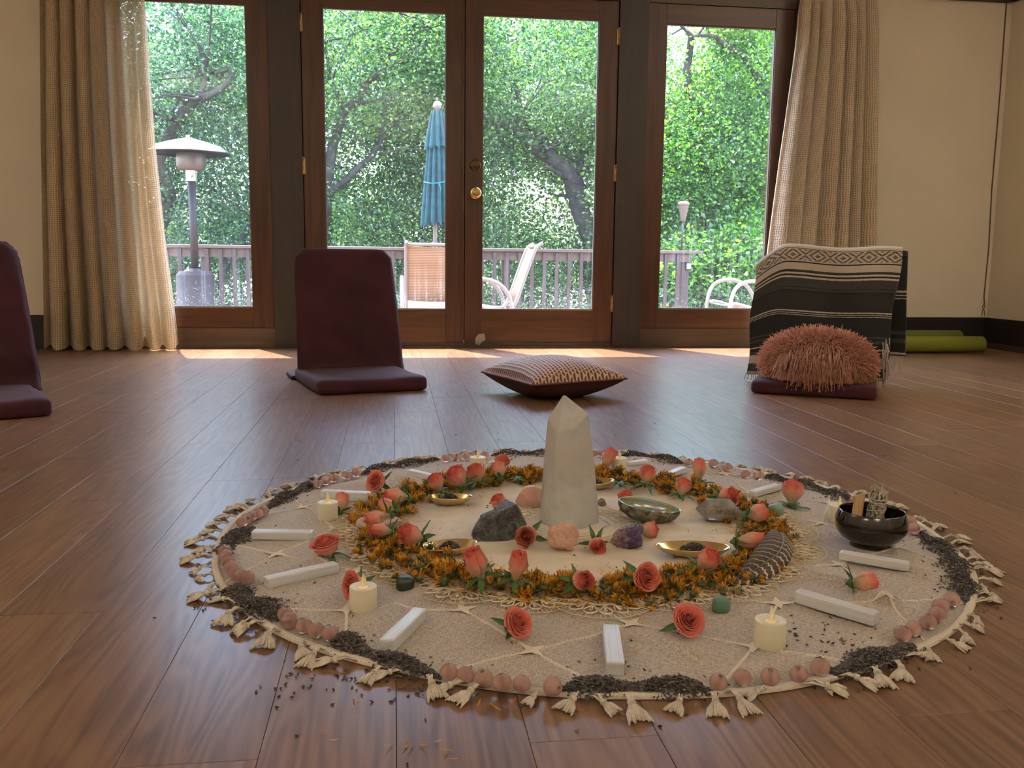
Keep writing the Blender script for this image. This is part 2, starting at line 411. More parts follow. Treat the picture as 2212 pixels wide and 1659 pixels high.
def leaf_unit(name, x0, x1, z0, z1, px0, px1, pz0, pz1, stile_w=None):
    r = tag(empty(name, ((x0 + x1) / 2, DW, z0)), kind='structure')
    def pb(nm, lo, hi, mt, bev=.002):
        me = rbox(hi[0]-lo[0], hi[1]-lo[1], hi[2]-lo[2], bev, 2); o = link(nm, me, mt, r)
        o.location = Vector(((lo[0]+hi[0])/2, (lo[1]+hi[1])/2, (lo[2]+hi[2])/2)) - r.location
        for p in me.polygons: p.use_smooth = False
        return o
    y0, y1 = DW + .004, DW + .048
    pb('stile', (x0, y0, z0), (px0, y1, z1), M['stile']); pb('stile', (px1, y0, z0), (x1, y1, z1), M['stile'])
    pb('rail', (px0, y0 + .001, z0), (px1, y1, pz0), M['rail']); pb('rail', (px0, y0 + .001, pz1), (px1, y1, z1), M['rail'])
    g = .008
    gb = MB(); yb = y0 + .006
    gb.box((px0, yb, pz0), (px1, yb+.012, pz0+g)); gb.box((px0, yb, pz1-g), (px1, yb+.012, pz1)); gb.box((px0, yb, pz0+g), (px0+g*.6, yb+.012, pz1-g)); gb.box((px1-g*.6, yb, pz0+g), (px1, yb+.012, pz1-g))
    o = gb.obj('glazing_bead', M['bead'], r); o.location = -r.location
    p = MB(); yy = y0 + .022; p.add([(px0, yy, pz0), (px1, yy, pz0), (px1, yy, pz1), (px0, yy, pz1)], [(0, 1, 2, 3)])
    o = p.obj('pane', M['pane'], r); o.location = -r.location
    return r
leaf_unit('window_1', -1.600, -.692, .119, 2.034, -1.485, -.811, .236, 1.922)
dA = leaf_unit('door_1', -.508, .4155, .032, 2.034, -.387, .308, .228, 1.926)
dB = leaf_unit('door_2', .4195, 1.322, .032, 2.034, .522, 1.204, .228, 1.926)
leaf_unit('window_2', 1.502, 2.403, .119, 2.034, 1.614, 2.290, .236, 1.922)
for k_, x_ in enumerate((-.510, .4175, 1.324)):  # unseen strips added behind the door gaps to block light leaks
    b = MB(); b.box((x_-.012, DW+.050, .03), (x_+.012, DW+.062, 2.036)); struct('trim_%d' % (12 + k_), b, M['sill'])
# astragal strip where the two doors meet
b = MB(); b.box((.402, DW-.006, .034), (.4145, DW+.004, 2.03)); o = b.obj('meeting_strip', M['stile'], dA); o.location = -dA.location
b = MB(); b.tube([(.414, DW-.01, .028), (.414, DW-.01, .05)], .005, 8); o = b.obj('bolt', M['brass'], dA); o.location = -dA.location
def hinge(par, x, z):
    b = MB(); b.tube([(x, DW-.004, z-.045), (x, DW-.004, z+.045)], .006, 10); b.tube([(x, DW-.004, z-.05), (x, DW-.004, z-.045)], .0075, 8); b.tube([(x, DW-.004, z+.045), (x, DW-.004, z+.05)], .0075, 8)
    for q in (-.027, -.009, .009, .027): b.tube([(x, DW-.004, z+q-.001), (x, DW-.004, z+q+.001)], .0066, 10)
    b.box((x-.011, DW-.0005, z-.045), (x+.011, DW+.0045, z+.045))
    o = b.obj('hinge', M['brass'], par); o.location = -par.location
for z in (1.835, 1.05, .27): hinge(dA, -.510, z); hinge(dB, 1.324, z)
b = MB()
kp = WP(1027, 417, DW); b2 = MB()
def lathe_y(prof, c, n=20):
    mb = MB(); mb.lathe(prof, n); mb.v = [(c[0] + x, c[1] - z, c[2] + y) for x, y, z in mb.v]; mb.f = [tuple(reversed(f)) for f in mb.f]
    mb.f = [tuple(reversed(f)) for f in mb.f]; return mb
mb = lathe_y([(.036, 0), (.036, .003), (.031, .009), (.016, .011), (.013, .030), (.024, .036), (.030, .046), (.029, .056), (.018, .062), (.006, .0625), (.0, .0625)], (kp.x, DW+.004, kp.z))
o = mb.obj('knob', M['brass'], dB); o.location = -dB.location
lp = WP(1027, 357, DW)
mb = lathe_y([(.034, 0), (.034, .003), (.028, .009), (.012, .012), (.0, .012)], (lp.x, DW+.004, lp.z))
mb.v = mb.v; mb.box((lp.x-.008, DW-.026, lp.z-.008), (lp.x+.026, DW-.006, lp.z+.006))
o = mb.obj('deadbolt', mat('aged_bronze', (.12, .075, .035), .4, metal=1), dB); o.location = -dB.location
# piece of tape at the foot of the right door
tp = WP(1038, 733, DW-.004)
b = MB(); q = lambda x, y, d=0: tuple(WP(x, y, DW - .008 - d))
vs = [q(1027,730,.004), q(1033,722,.008), q(1046,720,.003), q(1049,734,.003), q(1042,738,.008), q(1035,746,.002), q(1027,743,.002), q(1036,733,.012)]
vs2 = [(v[0], v[1] + .003, v[2]) for v in vs]
b.add(vs + vs2, [(0,1,7),(1,2,3,7),(7,3,4),(7,4,5,6),(0,7,6),(8,15,9),(9,15,11,10),(15,12,11),(15,14,13,12),(8,14,15)] + [(i, (i+1) % 7, (i+1) % 7 + 8, i + 8) for i in range(7)])
tag(b.obj('tape_scrap', mat('grey_tape', (.33, .31, .24), .6, bump=.2)), 'scrap of grey tape stuck at the foot of the doors where they meet', 'tape')

# ------------------------------------------------------------------ curtains
def curtmat(nm, col):
    mt, t, b = newmat(nm); out = t.nodes['Material Output']
    setp(b, Base_Color=c3(col), Roughness=.9); b.inputs['Sheen Weight'].default_value = .2
    uv = t.nodes.new('ShaderNodeUVMap'); sp = t.nodes.new('ShaderNodeSeparateXYZ'); t.links.new(uv.outputs[0], sp.inputs[0])
    # uv in metres of cloth; thread pitch 13 mm
    nn = N(t, 'ShaderNodeTexNoise'); nn.inputs['Scale'].default_value = 9; t.links.new(uv.outputs[0], nn.inputs['Vector'])
    wob = math_n(t, 'MULTIPLY', nn.outputs['Fac'], .02)
    fu = math_n(t, 'ABSOLUTE', math_n(t, 'SINE', math_n(t, 'MULTIPLY', math_n(t, 'ADD', sp.outputs['X'], wob), PI / .0105)))
    fv = math_n(t, 'ABSOLUTE', math_n(t, 'SINE', math_n(t, 'MULTIPLY', math_n(t, 'ADD', sp.outputs['Y'], wob), PI / .0105)))
    hu = math_n(t, 'GREATER_THAN', fu, .70); hv = math_n(t, 'GREATER_THAN', fv, .66); hole = math_n(t, 'MULTIPLY', hu, hv)
    mxh = N(t, 'ShaderNodeMix', data_type='RGBA'); t.links.new(hole, mxh.inputs['Factor']); mxh.inputs['A'].default_value = c3(col); mxh.inputs['B'].default_value = c3([c*.45 for c in col]); t.links.new(mxh.outputs['Result'], b.inputs['Base Color'])  # holes tinted darker: the shade seen behind the weave put into colour
    hole = math_n(t, 'MULTIPLY', hole, .22)
    mn = math_n(t, 'MINIMUM', fu, fv)
    bp = N(t, 'ShaderNodeBump', invert=True); bp.inputs['Strength'].default_value = .7; bp.inputs['Distance'].default_value = .004; t.links.new(mn, bp.inputs['Height']); t.links.new(bp.outputs[0], b.inputs['Normal'])
    tl = N(t, 'ShaderNodeBsdfTranslucent'); tl.inputs['Color'].default_value = c3(col)
    m1 = t.nodes.new('ShaderNodeMixShader'); m1.inputs[0].default_value = .12; t.links.new(b.outputs[0], m1.inputs[1]); t.links.new(tl.outputs[0], m1.inputs[2])
    tp = N(t, 'ShaderNodeBsdfTransparent'); m2 = t.nodes.new('ShaderNodeMixShader'); t.links.new(hole, m2.inputs[0]); t.links.new(m1.outputs[0], m2.inputs[1]); t.links.new(tp.outputs[0], m2.inputs[2])
    t.links.new(m2.outputs[0], out.inputs[0]); return mt
M['curtain'] = curtmat('open_weave_curtain', (.64, .49, .30))
M['curtain_r'] = curtmat('open_weave_curtain_lit', (.76, .63, .45))  # same cloth, the brighter light on this side put into a paler colour
def curtain(xl, xr, nf, seed, label, z1=2.12, mt='curtain'):
    """xl(t), xr(t): left / right edge for t from 0 (top) to 1 (hem)"""
    r = random.Random(seed); nu, nv = nf * 14 + 1, 60
    ph = [r.uniform(-1.1, 1.1) for _ in range(nf + 2)]; am = [r.uniform(.45, 1.35) for _ in range(nf + 2)]
    V = []; UV = []
    for j in range(nv):
        t = j / (nv - 1); L, R = xl(t), xr(t)
        for i in range(nu):
            u = i / (nu - 1); k = u * nf; ki = min(int(k), nf - 1); fr = k - ki
            wv = math.sin(2 * PI * k + ph[ki] * (1 - fr) + ph[ki + 1] * fr + .35 * math.sin(3 * t + ki))
            a = (am[ki] * (1 - fr) + am[ki + 1] * fr)
            amp = (.038 + .024 * t) * a
            if t < .06: amp *= .45 + 9 * t
            x = L + (R - L) * u + .35 * amp * math.cos(2 * PI * k + .7) * (1 if .02 < u < .98 else 0)
            y = DW - .115 + amp * wv + .012 * math.sin(2 * PI * k * 2 + 1.3) * t + .02 * math.sin(5 * t + seed)*t
            z = z1 * (1 - t) + .012 * t + (.012 * wv if j == nv - 1 else 0) + .006 * math.sin(k * 2.1) * t
            V.append((x, y, max(z, .004))); UV.append((u * nf * .21, t * z1))
    me = quadmesh('curtain_cloth', np.array(V), gridfaces(nu, nv), True, np.array(UV))
    root = tag(empty('curtain', ((xl(1) + xr(1)) / 2, DW - .1, 0)), label, 'curtain', 'pair of curtains')
    o = link('cloth', me, M[mt], root); o.location = -root.location
    hb = MB()
    for k in range(nf + 1):
        x = xl(0) + (xr(0) - xl(0)) * k / nf
        hb.tube([(x, DW-.115, 2.10), (x, DW-.11, 2.14), (x+.004, DW-.1, 2.155)], .003, 5)
    o = hb.obj('hook', mat('hook_metal', (.1, .1, .1), .4, metal=1), root); o.location = -root.location
    hm = MB(); pts = [(V[(nv-2)*nu + i][0], V[(nv-2)*nu + i][1] - .001, V[(nv-2)*nu + i][2]) for i in range(0, nu, 2)]
    return root
sst = lambda t: t * t * (3 - 2 * t)
CY0 = DW - .115
edge_x = lambda ys, xs: (lambda t: WP(float(np.interp(755*t, ys, xs)), 755*t, CY0).x)
curtain(edge_x([0, 755], [92, 93]), edge_x([0,127,221,348,525,650,750], [306,317,323,333,351,367,379]), 7, 3, 'open-weave beige curtain hanging left of the windows down to the floor')
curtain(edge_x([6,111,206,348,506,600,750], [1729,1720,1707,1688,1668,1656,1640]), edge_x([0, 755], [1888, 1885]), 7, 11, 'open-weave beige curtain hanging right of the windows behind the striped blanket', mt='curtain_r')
# ================================================================== outside: deck, railing, furniture, trees, hill
DZ = -.30
M['deck'] = woodmat('deck_wood', (.16, .10, .075), (.26, .17, .13), 0, rough=.7)
b = MB()
for k in range(31):
    y = 5.58 + k * .146
    if k % 2 == 0 or True: b.box((-6.5, y, DZ-.03), (6.0, y + .14, DZ))
dk = tag(b.obj('deck', M['deck']), 'redwood deck of long boards outside the glass doors', 'deck', kind='structure')
b = MB(); b.box((-6.5, 5.55, -1.4), (6.0, 5.6, DZ-.03)); b.box((-6.5, 9.95, -1.4), (6.0, 10.0, DZ-.03)); o = b.obj('joist', M['deck'], dk)
b = MB(); b.box((-3.74, 5.545, -1.4), (3.95, 5.6, -.0)); tag(b.obj('wall_plinth', mat('plinth', (.2, .16, .12), .8)), kind='structure')
M['redwood'] = woodmat('railing_wood', (.042, .026, .022), (.070, .044, .036), 2, rough=.65)
M['redwood_h'] = woodmat('railing_wood_cap', (.075, .048, .040), (.115, .080, .066), 0, rough=.6)
YR = 10.1
xe = WP(1489, 600, YR).x
rl = tag(empty('deck_railing', (0, YR, DZ)), 'reddish wooden railing with square balusters along the far edge of the deck', 'railing')
def rb(nm, lo, hi, mt):
    me = rbox(hi[0]-lo[0], hi[1]-lo[1], hi[2]-lo[2], .003, 1); o = link(nm, me, mt, rl)
    o.location = Vector(((lo[0]+hi[0])/2, (lo[1]+hi[1])/2, (lo[2]+hi[2])/2)) - rl.location
    for p in me.polygons: p.use_smooth = False
ZT = .652
rb('cap_rail', (-6.3, YR-.07, ZT-.035), (xe + .13, YR+.07, ZT), M['redwood_h'])
rb('top_rail', (-6.3, YR-.02, ZT-.13), (xe, YR+.02, ZT-.035), M['redwood_h'])
rb('bottom_rail', (-6.3, YR-.02, DZ+.08), (xe, YR+.02, DZ+.17), M['redwood_h'])
posts = [xe - .045, WP(1094, 600, YR).x, WP(440, 600, YR).x + .02, WP(440, 600, YR).x - 1.75]
for x in posts: rb('post', (x-.045, YR+.02, DZ-.3), (x+.045, YR+.11, ZT-.035), M['redwood'])
x = xe - .135 - .02
while x > -6.2:
    if True: rb('baluster', (x-.019, YR-.055, DZ+.06), (x+.019, YR-.02, ZT-.04), M['redwood'])
    x -= .1405
# little lamp fixed to the last post
c = WP(1486, 572, YR+.02)
b = MB(); b.box((c.x-.028, c.y-.03, c.z-.055), (c.x+.028, c.y, c.z+.055)); o = tag(b.obj('post_lamp', mat('lamp_black', (.02, .02, .02), .5)), 'small black solar lamp with a pale louvre on the last railing post', 'lamp')
for k in range(4):
    s = MB(); s.box((c.x-.024, c.y-.036, c.z-.045 + k*.016), (c.x+.024, c.y-.029, c.z-.036 + k*.016)); s.obj('louvre', mat('louvre_white', (.8, .8, .7), .4), o)
# garden torch
tt = WP(1477, 435, YR+.02); tb = WP(1472, 541, YR+.02)
g = tag(empty('garden_torch', (tb.x, YR+.02, ZT)), 'slim garden torch with a cone shaped head on a thin pole above the railing', 'torch')
b = MB(); b.tube([(0, 0, -.004), (tt.x-tb.x, 0, tt.z - ZT - .2)], .012, 8); b.obj('pole', mat('pole_black', (.03, .03, .03), .5), g)
b = MB(); dx = tt.x - tb.x; hz = tt.z - ZT
b.lathe([(.020, hz-.23), (.03, hz-.2), (.052, hz-.07), (.056, hz-.055), (.056, hz-.045)], 16, (dx, 0, 0)); b.obj('torch_head', mat('terracotta', (.13, .09, .07), .7), g)
b = MB(); b.lathe([(.056, hz-.045), (.064, hz-.04), (.062, hz-.015), (.04, hz-.0), (0, hz+.004)], 16, (dx, 0, 0)); b.obj('torch_lid', mat('lid', (.20, .12, .10), .6), g)

# patio heater
YH = 9.2
hx = WP(422, 600, YH).x
M['hammered'] = mat('hammered_brown', (.028, .019, .019), .6, bump=.3, bscale=90, metal=.3)
g = tag(empty('patio_heater', (hx, YH, DZ)), 'bronze patio heater with a round metal hat, standing on the deck outside the left window', 'heater')
def hz_(py, px=422): return WP(px, py, YH).z - DZ
b = MB(); zt = hz_(585); b.lathe([(.215, 0), (.215, .03), (.18, .05), (.18, zt-.05), (.172, zt-.03), (.155, zt-.02), (.15, zt-.005), (.06, zt+.0), (.05, zt+.02), (.03, zt+.025)], 40); b.obj('tank_housing', M['hammered'], g)
b = MB(); b.tube([(0, 0, zt), (0, 0, hz_(390))], .037, 16); b.obj('pole', M['hammered'], g)
b = MB(); z1, z0 = hz_(366), hz_(392); b.box((-.045, -.05, z0), (.045, .03, z1)); b.box((-.02, -.055, z0+.02), (.03, -.05, z1-.005)); b.tube([(.005, -.075, (z0+z1)/2-.01), (.005, -.05, (z0+z1)/2-.01)], .013, 10); b.obj('control_valve', mat('valve_steel', (.25, .24, .23), .3, metal=.8), g)
b = MB(); z0, z1 = hz_(366), hz_(333); b.lathe([(.09, z0-.01), (.12, z0), (.135, z0+.03), (.135, z1+.03), (.11, z1+.06), (.05, z1+.10)], 32)
o = b.obj('burner', mat('burner_mesh', (.10, .08, .075), .45, metal=.6, bump=.6, bscale=160), g)
b = MB(); zh = hz_(330); R = .385; ex = -.02
b.lathe([(R, zh-.012), (R+.004, zh-.004), (R, zh+.004), (.30, zh+.062), (.16, zh+.105), (.06, zh+.13), (.0, zh+.137)], 56, (ex, 0, 0)); b.lathe([(.0, zh+.125), (.06, zh+.12), (.16, zh+.095), (.30, zh+.052), (R, zh-.012)], 56, (ex, 0, 0)); b.obj('reflector_hat', mat('spun_aluminium', (.30, .29, .29), .28, metal=1), g)
b = MB(); b.lathe([(.02, zh+.135), (.022, zh+.16), (.0, zh+.165)], 12, (ex, 0, 0)); b.obj('hat_nut', mat('steel', (.6, .6, .6), .15, metal=1), g)
for a in range(3):
    b = MB(); q = a * 2.094 + .4; b.tube([(.13*math.cos(q), .13*math.sin(q), z1+.02), (ex+.15*math.cos(q), .15*math.sin(q), zh+.09)], .005, 6); b.obj('stay_rod', M['hammered'], g)
# red and white post beside the heater
rx = WP(389, 640, 9.6).x
mt, t, bb = newmat('red_white_twist'); tc = t.nodes.new('ShaderNodeTexCoord'); wv = N(t, 'ShaderNodeTexWave', wave_type='BANDS', bands_direction='DIAGONAL'); wv.inputs['Scale'].default_value = 9
t.links.new(tc.outputs['Object'], wv.inputs[0]); r_ = ramp(t, [(.45, (.65, .04, .06)), (.55, (.85, .7, .7))]); t.links.new(wv.outputs['Color'], r_.inputs[0]); t.links.new(r_.outputs[0], bb.inputs['Base Color'])
b = MB()
for s_ in range(2):
    b.tube([(rx + .018*math.cos(k*.7 + s_*PI), 9.6 + .018*math.sin(k*.7 + s_*PI), DZ + .0 + k*.02) for k in range(26)], .02, 7)
tag(b.obj('candy_stake', mt), 'red and white twisted stake beside the heater on the deck', 'stake')

# closed teal parasol
YU = 9.0
ux = WP(935, 500, YU).x; uz = lambda py: WP(935, py, YU).z - DZ
g = tag(empty('patio_umbrella', (ux, YU, DZ)), 'closed teal patio umbrella tied with a cord, behind the left door', 'umbrella')
tip = WP(945, 222, YU).x - ux
lean = lambda z: tip * (z / uz(222))
b = MB(); b.tube([(0, 0, 0), (lean(uz(240)), 0, uz(240))], .019, 12); z = uz(522); b.tube([(lean(z), 0, z-.06), (lean(z), 0, z)], .03, 12); b.tube([(lean(z)+.03, 0, z-.05), (lean(z)+.055, -.01, z-.03), (lean(z)+.05, -.02, z+.01)], .007, 6); b.obj('pole', mat('umbrella_pole', (.16, .12, .11), .5), g)
b = MB(); b.lathe([(.22, 0), (.22, .05), (.12, .08), (.035, .1), (.035, .3)], 28); b.obj('stand', mat('stand_dark', (.06, .06, .06), .6), g)
b = MB(); z = uz(238); b.lathe([(.02, z-.01), (.022, z+.01), (.036, z+.022), (.042, z+.05), (.03, z+.078), (.01, z+.088), (0, z+.09)], 18, (lean(z), 0, 0)); b.obj('finial', mat('finial_wood', (.20, .15, .13), .5), g)
M['teal'] = mat('teal_canvas', (.0004, .048, .058), .8, var=.3, vscale=14, bump=.2, bscale=60)
def umb(z0, z1, r0, r1, rb_, nfold, seed, flare=1.0):
    nu, nv = 96, 24; V = []
    for j in range(nv):
        t = j / (nv - 1); z = z1 + (z0 - z1) * t
        base = r1 + (r0 - r1) * t ** .8
        for i in range(nu):
            a = 2 * PI * i / nu
            f = abs(math.sin(a * nfold / 2 + .25 * math.sin(3 * t + seed)))
            rr = base * (.66 + .44 * f ** .7)
            if rb_: rr *= 1 - rb_ * math.exp(-((t - .72) / .045) ** 2)
            zz = z + (.018 * math.sin(a * nfold / 2 * 2) if j == nv - 1 else 0)
            V.append((lean(z) + rr * math.cos(a), rr * math.sin(a), zz))
    return quadmesh('canopy', np.array(V), gridfaces(nu, nv, True))
link('canopy', umb(uz(484), uz(243), .135, .055, .0, 12, 1), M['teal'], g)
link('valance_flap', umb(uz(320), uz(240), .112, .055, 0, 10, 2), M['teal'], g)
b = MB(); z = uz(396); b.tube([(lean(z) + .118*math.cos(a*.4), .118*math.sin(a*.4), z + .01*math.sin(a)) for a in range(17)], .006, 6); b.tube([(lean(z)+.02, -.12, z), (lean(z)+.04, -.13, z-.06), (lean(z)+.03, -.13, z-.1)], .004, 5); b.obj('tie_cord', mat('teal_cord', (.01, .16, .18), .7), g)

# sling chairs
M['tubing'] = mat('white_tubing', (.24, .22, .21), .35)
M['tube_dark'] = mat('grey_tubing', (.20, .17, .16), .4)
def slingmat():
    mt, t, b = newmat('tan_sling'); tc = t.nodes.new('ShaderNodeTexCoord')
    wv = N(t, 'ShaderNodeTexWave', wave_type='BANDS', bands_direction='Z'); wv.inputs['Scale'].default_value = 22; wv.inputs['Distortion'].default_value = .4
    t.links.new(tc.outputs['Object'], wv.inputs[0]); r = ramp(t, [(.2, (.22, .135, .085)), (.6, (.42, .30, .21))]); t.links.new(wv.outputs['Color'], r.inputs[0])
    t.links.new(r.outputs[0], b.inputs['Base Color']); setp(b, Roughness=.7)
    tl = N(t, 'ShaderNodeBsdfTranslucent'); t.links.new(r.outputs[0], tl.inputs['Color']); m_ = t.nodes.new('ShaderNodeMixShader'); m_.inputs[0].default_value = .5
    t.links.new(b.outputs[0], m_.inputs[1]); t.links.new(tl.outputs[0], m_.inputs[2]); t.links.new(m_.outputs[0], t.nodes['Material Output'].inputs[0]); return mt
M['sling'] = slingmat()
def smooth_path(pts, n=5):
    P = [Vector(p) for p in pts]; P = [P[0]] + P + [P[-1]]; out = []
    for i in range(len(P)-3):
        p0, p1, p2, p3 = P[i:i+4]
        for k in range(n):
            f = k/n; out.append(.5*((2*p1) + (p2-p0)*f + (2*p0-5*p1+4*p2-p3)*f*f + (3*p1-p0-3*p2+p3)*f**3))
    return out + [P[-1]]
def sling_chair(loc, rz, label, tube):
    """local: x across, faces -y, back leans to +y; seat .42 high"""
    g = tag(empty('patio_chair', loc, rz), label, 'chair', 'sling chairs on the deck')
    W2 = .27; prof = [(-.26, .44), (-.22, .455), (.0, .40), (.16, .385), (.215, .42), (.26, .52), (.33, .72), (.40, .91), (.435, .955), (.47, .975)]
    for s in (-1, 1):
        b = MB(); b.tube(smooth_path([(s*W2, y, z) for y, z in prof]), .016, 8); b.obj('side_rail', tube, g)
        b = MB(); pts = [(s*(W2+.03), .20, .40), (s*(W2+.035), .17, .52), (s*(W2+.035), .08, .62), (s*(W2+.035), -.06, .66), (s*(W2+.035), -.2, .63), (s*(W2+.035), -.27, .52), (s*(W2+.03), -.29, .30), (s*(W2+.02), -.31, 0)]
        b.tube(smooth_path(pts), .018, 8, flat=1.0); b.obj('arm', tube, g)
        b = MB(); b.tube([(s*(W2+.02), .20, .41), (s*(W2+.02), .24, .2), (s*(W2+.02), .33, 0)], .016, 8); b.obj('leg', tube, g)
    b = MB(); b.tube([(-W2-.03, -.30, .16), (W2+.03, -.30, .16)], .012, 6); b.tube([(-W2-.02, .27, .14), (W2+.02, .27, .14)], .012, 6); b.tube([(-W2, .43, .95), (W2, .43, .95)], .014, 8); b.tube([(-W2, .18, .36), (W2, .18, .36)], .012, 6); b.obj('cross_bar', tube, g)
    def sling(pp, nm):
        V = []
        for (y, z) in pp:
            for k in range(7):
                u = k / 6 * 2 - 1; V.append((u * (W2 - .012), y, z - .012 * (1 - u * u)))
        me = quadmesh(nm, np.array(V), gridfaces(7, len(pp)), True)
        o = link(nm, me, M['sling'], g); so_ = o.modifiers.new('thick', 'SOLIDIFY'); so_.thickness = .004
    sling([(.235, .46), (.28, .58), (.33, .72), (.375, .84), (.415, .94)], 'back_sling')
    sling([(-.26, .445), (-.1, .425), (.05, .395), (.17, .385)], 'seat_sling')
    return g
a = WP(878, 600, 8.0); e = WP(1000, 600, 8.0)
sling_chair(((a.x+e.x)/2 + .02, 8.35, DZ), PI, 'tan sling chair seen from behind through the left door, beside the umbrella pole', M['tube_dark'])
cb = WP(1092, 650, 8.1)
sling_chair((cb.x - .18, 8.1, DZ), -PI/2, 'white tubed sling chair seen from the side through the right door', M['tubing'])
cc = WP(1604, 640, 8.1)
sling_chair((cc.x + .05, 8.1, DZ), -PI/2, 'white tubed sling chair outside the right window, its curved arm towards the railing', M['tubing'])

# hillside of dry grass, and a ridge
nu, nv = 60, 40; V = []
for j in range(nv):
    y = 10.6 + (j / (nv-1)) ** 1.6 * 90
    for i in range(nu):
        x = -60 + 120 * i / (nu-1)
        z = -2.2 + max(0, y - 12) * .135 + .5 * nz((x*.05, y*.05, 0)) * (y/20)
        z -= max(0, y - 60) * .2
        V.append((x, y, z))
M['drygrass'] = mat('dry_grass', (.075, .056, .028), .9, var=.3, vscale=.8, col2=(.12, .095, .055), bump=.5, bscale=8)
tag(link('hillside', quadmesh('hill', np.array(V), gridfaces(nu, nv)), M['drygrass']), kind='structure')

# oaks
def leafmat(nm, stops, trl=.45):
    mt, t, b = newmat(nm); ge = t.nodes.new('ShaderNodeNewGeometry')
    r = ramp(t, stops); t.links.new(ge.outputs['Random Per Island'], r.inputs[0]); t.links.new(r.outputs[0], b.inputs['Base Color'])
    setp(b, Roughness=.26); b.inputs['Specular IOR Level'].default_value = 1.0; b.inputs['Coat Weight'].default_value = .6; b.inputs['Coat Roughness'].default_value = .15
    tl = N(t, 'ShaderNodeBsdfTranslucent'); hs = N(t, 'ShaderNodeHueSaturation'); hs.inputs['Hue'].default_value = .49; hs.inputs['Value'].default_value = 1.45; hs.inputs['Saturation'].default_value = 1.1
    t.links.new(r.outputs[0], hs.inputs['Color']); t.links.new(hs.outputs[0], tl.inputs[0])
    m_ = t.nodes.new('ShaderNodeMixShader'); m_.inputs[0].default_value = trl
    t.links.new(b.outputs[0], m_.inputs[1]); t.links.new(tl.outputs[0], m_.inputs[2]); t.links.new(m_.outputs[0], t.nodes['Material Output'].inputs[0]); return mt
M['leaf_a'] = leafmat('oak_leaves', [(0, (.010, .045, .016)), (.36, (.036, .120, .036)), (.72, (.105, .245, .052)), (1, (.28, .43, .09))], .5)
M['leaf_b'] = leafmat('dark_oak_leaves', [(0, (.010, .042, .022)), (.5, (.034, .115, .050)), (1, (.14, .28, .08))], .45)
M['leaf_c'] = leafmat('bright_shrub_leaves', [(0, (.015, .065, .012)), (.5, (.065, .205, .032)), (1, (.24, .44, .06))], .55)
M['bark'] = mat('oak_bark', (.020, .016, .013), .9, col2=(.065, .055, .045), vscale=12, bump=.8, bscale=22, bdist=.03)
# openings between the crowns where the sky shows
GAPS = [(*WP(*p, 12.8), r_) for p, r_ in (((1490, 84), .33), ((1452, 95), .25), ((1278, 362), .22), ((832, 205), .18), ((1128, 205), .2), ((1100, 180), .14), ((340, 30), .3), ((505, 268), .15), ((700, 150), .1), ((960, 130), .12))]
GAPS += [(*WP(*p, 17.4), r_ * 1.45) for p, r_ in (((1490, 84), .33), ((1452, 95), .25), ((1278, 362), .22), ((832, 205), .18), ((1128, 205), .2), ((340, 30), .3), ((505, 268), .15))]
def leaves(blobs, n, size, seed, clus=34, cr=.20):
    g = np.random.default_rng(seed)
    wts = np.array([b_[1][0] * b_[1][2] + .3 for b_ in blobs]); wts = wts / wts.sum()
    nc = n // clus
    which = g.choice(len(blobs), nc, p=wts)
    C = np.array([b_[0] for b_ in blobs], float)[which]; R = np.array([b_[1] for b_ in blobs], float)[which]
    d = g.normal(size=(nc, 3)); d /= np.linalg.norm(d, axis=1)[:, None]
    rr = g.uniform(.35, 1, nc) ** .5
    cc = C + d * R * rr[:, None]
    for (gx, gy, gz, gr) in GAPS: cc = cc[(((cc - np.array([gx, gy, gz])) * np.array([1, .35, 1])) ** 2).sum(1) > gr * gr]
    P = np.repeat(cc, clus, 0); k = len(P)
    off = g.normal(size=(k, 3)) * np.array([cr, cr, cr * .62])
    P = P + off
    ax = off + g.normal(size=(k, 3)) * cr * .6; ax[:, 2] -= .04; ax /= np.linalg.norm(ax, axis=1)[:, None]
    nrm = g.normal(size=(k, 3)) * .75 + np.array([0, -.1, .8]); nrm -= (nrm * ax).sum(1)[:, None] * ax; nrm /= np.linalg.norm(nrm, axis=1)[:, None]
    sd_ = np.cross(ax, nrm); s = (size * g.uniform(.6, 1.25, k))[:, None]
    a0 = P; a1 = P + ax * s * .45 + sd_ * s * .34 + nrm * s * .10; a2 = P + ax * s; a3 = P + ax * s * .45 - sd_ * s * .34 + nrm * s * .10
    V = np.stack([a0, a1, a2, a3], 1).reshape(-1, 3); b0 = np.arange(k) * 4
    Fc = np.stack([b0, b0+1, b0+2, b0, b0+2, b0+3], 1).reshape(-1, 3)
    return quadmesh('foliage', V, Fc, False)
